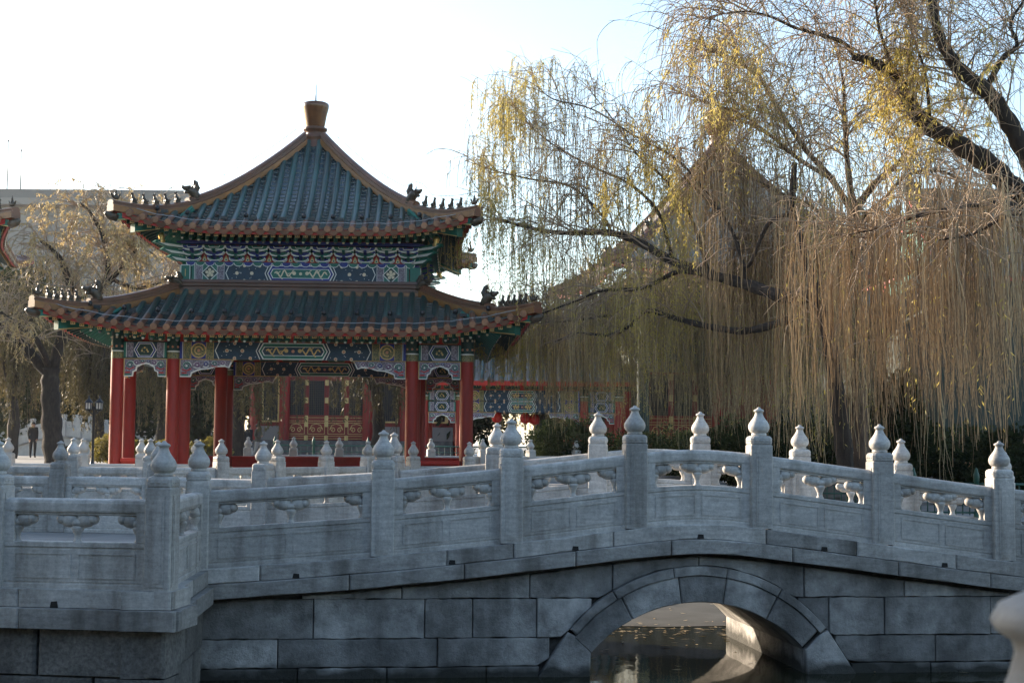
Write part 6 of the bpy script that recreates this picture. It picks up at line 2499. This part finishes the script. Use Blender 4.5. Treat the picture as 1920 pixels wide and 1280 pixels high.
# ---- left: old tree with forked trunk and golden crown
Y4 = 48.0
limbs = [
    dict(pts=P([(103, 872, Y4), (97, 800, Y4), (94, 730, Y4), (96, 690, Y4)]), r=(0.36, 0.28)),
    dict(pts=P([(94, 705, Y4), (55, 660, Y4), (20, 625, Y4), (-30, 585, Y4), (-90, 540, Y4)]), r=(0.20, 0.12), nb=20, bl=(1.5, 3.5), tw=5, ns=1.6, sl=(0.25, 0.9), stiff=1.6, wob=0.3),
    dict(pts=P([(92, 690, Y4), (70, 640, Y4 - 1), (35, 610, Y4 - 1.5), (0, 585, Y4 - 2)]), r=(0.13, 0.05), nb=16, bl=(1.5, 3), tw=5, ns=1.6, sl=(0.25, 0.9), stiff=1.6, wob=0.3),
    dict(pts=P([(100, 690, Y4), (118, 620, Y4), (135, 560, Y4), (120, 500, Y4), (100, 470, Y4), (75, 450, Y4)]), r=(0.19, 0.05), nb=28, bl=(1.2, 3), up=0.6, tw=6, ns=1.8, sl=(0.25, 0.9), stiff=1.6, wob=0.3, lf=1.5),
    dict(pts=P([(110, 650, Y4), (160, 590, Y4), (200, 520, Y4), (195, 450, Y4), (170, 400, Y4), (150, 380, Y4)]), r=(0.15, 0.03), nb=40, bl=(1.2, 2.6), up=0.5, tw=6, ns=1.8, sl=(0.25, 0.9), stiff=1.6, wob=0.3, lf=2.2),
    dict(pts=P([(180, 555, Y4), (230, 500, Y4), (265, 450, Y4), (262, 410, Y4)]), r=(0.10, 0.03), nb=30, bl=(1.0, 2.4), up=0.4, tw=6, ns=1.8, sl=(0.25, 0.9), stiff=1.6, wob=0.3, lf=1.8),
    dict(pts=P([(200, 520, Y4 + 1), (260, 540, Y4 + 1), (320, 520, Y4 + 1), (360, 500, Y4 + 1)]), r=(0.08, 0.03), nb=24, bl=(1, 2.4), up=0.4, tw=5, ns=1.6, sl=(0.25, 0.9), stiff=1.6, wob=0.3, lf=1.2),
]
willow("old forked tree with dark trunk and golden brown crown left of the pavilion", gnd(103, Y4, 1.35), limbs, 9, strand="strand_olive", leaf="leaf_brown", n_leaf=15000, leafy=0.5, leaf_l=(0.06, 0.13), leaf_w=0.16, strand_r=(0.010, 0.006), br_r=1.6)

# ---- willows beyond the pavilion, seen between its columns and at the left
for i, (x, Y, top, lab) in enumerate(((20, 66, 470, "hazy willow at the extreme left behind the small white bridge"),
                                      (180, 70, 520, "olive willow between the lamp post and the pavilion's left corner"),
                                      (300, 62, 560, "drooping willow seen through the left columns of the pavilion"),
                                      (442, 58, 560, "thin-trunked willow standing behind the middle bay of the pavilion"),
                                      (705, 60, 560, "willow trailing over the gold doors at the right of the middle bay"),
                                      (1010, 58, 560, "willow behind the gallery roof, right of the pavilion"))):
    t = at(x, top, Y)
    g = Vector(gnd(x, Y, 1.5))
    rr = random.Random(i)
    limbs = [dict(pts=[g, g + Vector((0.1, 0, 1.8)), g + Vector((-0.1, 0, 3.2))], r=(0.30, 0.22))]
    for k in range(7):
        a = k * 0.9 + rr.random()
        r_ = rr.uniform(1.2, 2.6)
        h = t.z - 1.5
        limbs.append(dict(pts=[g + Vector((-0.1, 0, 3.0)), g + Vector((math.cos(a) * r_ * 0.5, math.sin(a) * r_ * 0.5, h * 0.65)), g + Vector((math.cos(a) * r_, math.sin(a) * r_, h * 0.95))],
                          r=(0.14, 0.03), nb=9 if i not in (2, 3, 4) else 3, bl=(1.0, 2.4), up=0.4, tw=3, ns=2.4, sl=(1.5, 5.0), floor=2.3, fray=1.2, t0=0.2))
    willow(lab, tuple(g), limbs, 50 + i, strand="strand_shaded", leaf="leaf_shaded", n_leaf=18000 if i not in (2, 3, 4) else 5000, leafy=0.7, leaf_l=(0.10, 0.22), leaf_w=0.14, strand_r=(0.012, 0.007), K=8, br_r=1.6)


# ---- evergreens, hedges, shrubs: leaf clumps through a volume
def bush(label, base, r, n, seed, leaf="leaf_evergreen", name="evergreen_shrub", category="shrub", leaf_l=(0.10, 0.22), wid=0.3, clumps=40, trunk=0.06, shell=0.55, group=None):
    rs = np.random.RandomState(seed)
    root = thing(name, label, category, base, 0, group)
    b = MB()
    for k in range(6):
        a = k * 1.05 + rs.rand()
        b.tube([(0, 0, -0.05), (0.25 * r[0] * math.cos(a), 0.25 * r[1] * math.sin(a), r[2] * 0.6), (0.6 * r[0] * math.cos(a), 0.6 * r[1] * math.sin(a), r[2] * (0.9 + 0.5 * rs.rand()))],
               [trunk, trunk * 0.6, trunk * 0.2], 6)
    b.build("stems" if name != "evergreen_tree" else "trunk", "bark", root)
    d = rs.normal(0, 1, (clumps, 3))
    d /= np.linalg.norm(d, axis=1, keepdims=True)
    rad = shell + (1 - shell) * rs.rand(clumps)
    C = d * rad[:, None] * np.array(r) * 0.86
    C[:, 2] += r[2]
    i = rs.randint(0, clumps, n)
    cs = rs.uniform(0.16, 0.34, clumps)
    off = rs.normal(0, 1, (n, 3))
    off /= np.linalg.norm(off, axis=1, keepdims=True)
    off *= (rs.rand(n) ** 0.45)[:, None] * (cs[i] * min(r[0], r[2]))[:, None] * 1.25
    Q = C[i] + off
    Q[:, 2] = np.maximum(Q[:, 2], 0.03)
    dr = off + rs.normal(0, 0.25, (n, 3)) * 0.3 + np.array([0, 0, 0.05])
    dr /= np.linalg.norm(dr, axis=1, keepdims=True) + 1e-9
    s = np.cross(dr, rs.normal(0, 1, (n, 3)))
    s /= np.linalg.norm(s, axis=1, keepdims=True) + 1e-9
    L = rs.uniform(*leaf_l, n)[:, None]
    V = np.stack([Q, Q + dr * L * 0.5 + s * L * wid, Q + dr * L, Q + dr * L * 0.5 - s * L * wid], axis=1)
    tn = np.clip(0.5 + rs.normal(0, 0.25, clumps)[i] + rs.normal(0, 0.15, n), 0, 1)
    link("crown" if name == "evergreen_tree" else "foliage", np_mesh("foliage", V.reshape(-1, 3), np.arange(n * 4).reshape(-1, 4), leaf, tint=tn), root, kind="stuff")
    return root


for i, (x, Y, rx_, rz_, lab) in enumerate((
        (1690, 29.0, 0.62, 1.5, "dark juniper between the hanging twigs at the right"),
        (1500, 33.0, 2.0, 1.0, "low dark evergreen mass under the leaning willow"),
        (1240, 40.0, 2.2, 0.8, "dark clipped shrub below the red hall at the right"),
        (1060, 44.0, 1.7, 0.95, "black-green shrub in front of the painted gallery"),
        (1810, 31.0, 1.6, 0.9, "dark shrub behind the bamboo rail"),
        (1920, 27.5, 1.1, 0.8, "dark shrub at the right edge behind the last bridge post"),
        (1380, 36.0, 1.7, 0.9, "dark shrub behind the two highest rear posts"))):
    bush(lab, gnd(x, Y, 1.12 if Y < 36 else 1.25), (rx_, rx_ * 0.8, rz_), 16000, 100 + i, clumps=80, leaf_l=(0.05, 0.11))
for i, (x, Y, rx_, rz_, lab) in enumerate((
        (212, 52.0, 1.0, 0.62, "yellow-green hedge right of the lamp post"),
        (292, 54.0, 1.3, 0.50, "yellow-green hedge behind the leftmost pavilion bay"),
        (385, 54.0, 1.1, 0.50, "yellow-green hedge between the second and third pavilion columns"))):
    bush(lab, gnd(x, Y, 1.42), (rx_, rx_ * 0.8, rz_), 7000, 130 + i, leaf="leaf_hedge", name="hedge", category="hedge", leaf_l=(0.07, 0.14))
TREES = ((-40, 82, 4.2, 6.2), (90, 88, 4.5, 5.0), (235, 84, 4.2, 4.6), (370, 86, 4.6, 4.4), (860, 76, 3.6, 3.6), (1130, 74, 4.0, 2.9), (1330, 72, 4.4, 3.6), (1530, 66, 4.4, 5.2), (1700, 60, 4.0, 5.6), (1880, 56, 3.6, 5.0))
WHERE = ("at the extreme left behind the white bridge", "behind the forked trunk", "left of the pavilion's eave", "behind the left pavilion columns", "behind the right pavilion columns",
         "behind the gallery", "behind the red hall", "behind the leaning willow's trunk", "behind the brown twig curtain", "at the right edge")
for i, ((x, Y, rx_, rz_), w_) in enumerate(zip(TREES, WHERE)):
    bush("dark evergreen tree " + w_, gnd(x, Y, 1.55), (rx_, rx_ * 0.7, rz_), 9000, 150 + i, name="evergreen_tree", category="tree", leaf_l=(0.25, 0.55), wid=0.28, clumps=70, trunk=0.25, shell=0.4,
         group="evergreens closing the background")

# ---- added, unseen trees behind the viewpoint: they keep the near side of the bridge in the shade
for i in range(8):
    x = -31.5 + i * 9
    bush("%s added shade cypress from the left in the unseen row behind the viewpoint" % ("first", "second", "third", "fourth", "fifth", "sixth", "seventh", "last")[i],
         (x, -7.0 - (i % 2) * 1.5, 0.9), (5.6, 3.2, 3.9), 9000, 200 + i, name="evergreen_tree", category="tree", leaf_l=(0.7, 1.4), wid=0.35, clumps=90, trunk=0.35, shell=0.5,
         group="added shade trees behind the viewpoint")

for i, (x, y) in enumerate(((-21.5, 14.0), (-22.5, 20.5), (-21.5, 26.5))):  # added out of view, to throw shade on the terrace and near post
    bush(("added shade cypress out of view left of the terrace, nearest the viewpoint", "added shade cypress out of view left of the terrace, middle of three", "added shade cypress out of view left of the terrace, nearest the pavilion")[i],
         (x, y, 1.0), (4.0, 3.8, 6.6), 9000, 220 + i, name="evergreen_tree", category="tree", leaf_l=(0.6, 1.2), wid=0.35, clumps=90, trunk=0.35, shell=0.4,
         group="added shade cypresses left of the terrace")


# ================================================================== HAZE: thin winter air round the whole place
hz = MB()
hz.box(-3100, 3100, -70, 5100, -1.6, 31.0)
m, nt, b_ = nodes_of("haze")
nt.nodes.remove(b_)
pv = nt.nodes.new("ShaderNodeVolumePrincipled")
pv.inputs["Color"].default_value = (0.94, 0.95, 1.0, 1)
pv.inputs["Density"].default_value = 0.0002
pv.inputs["Anisotropy"].default_value = 0.35
nt.links.new(pv.outputs[0], nt.nodes["Material Output"].inputs["Volume"])
MATS["haze"] = m
hz.build("haze", "haze", None, kind="stuff")
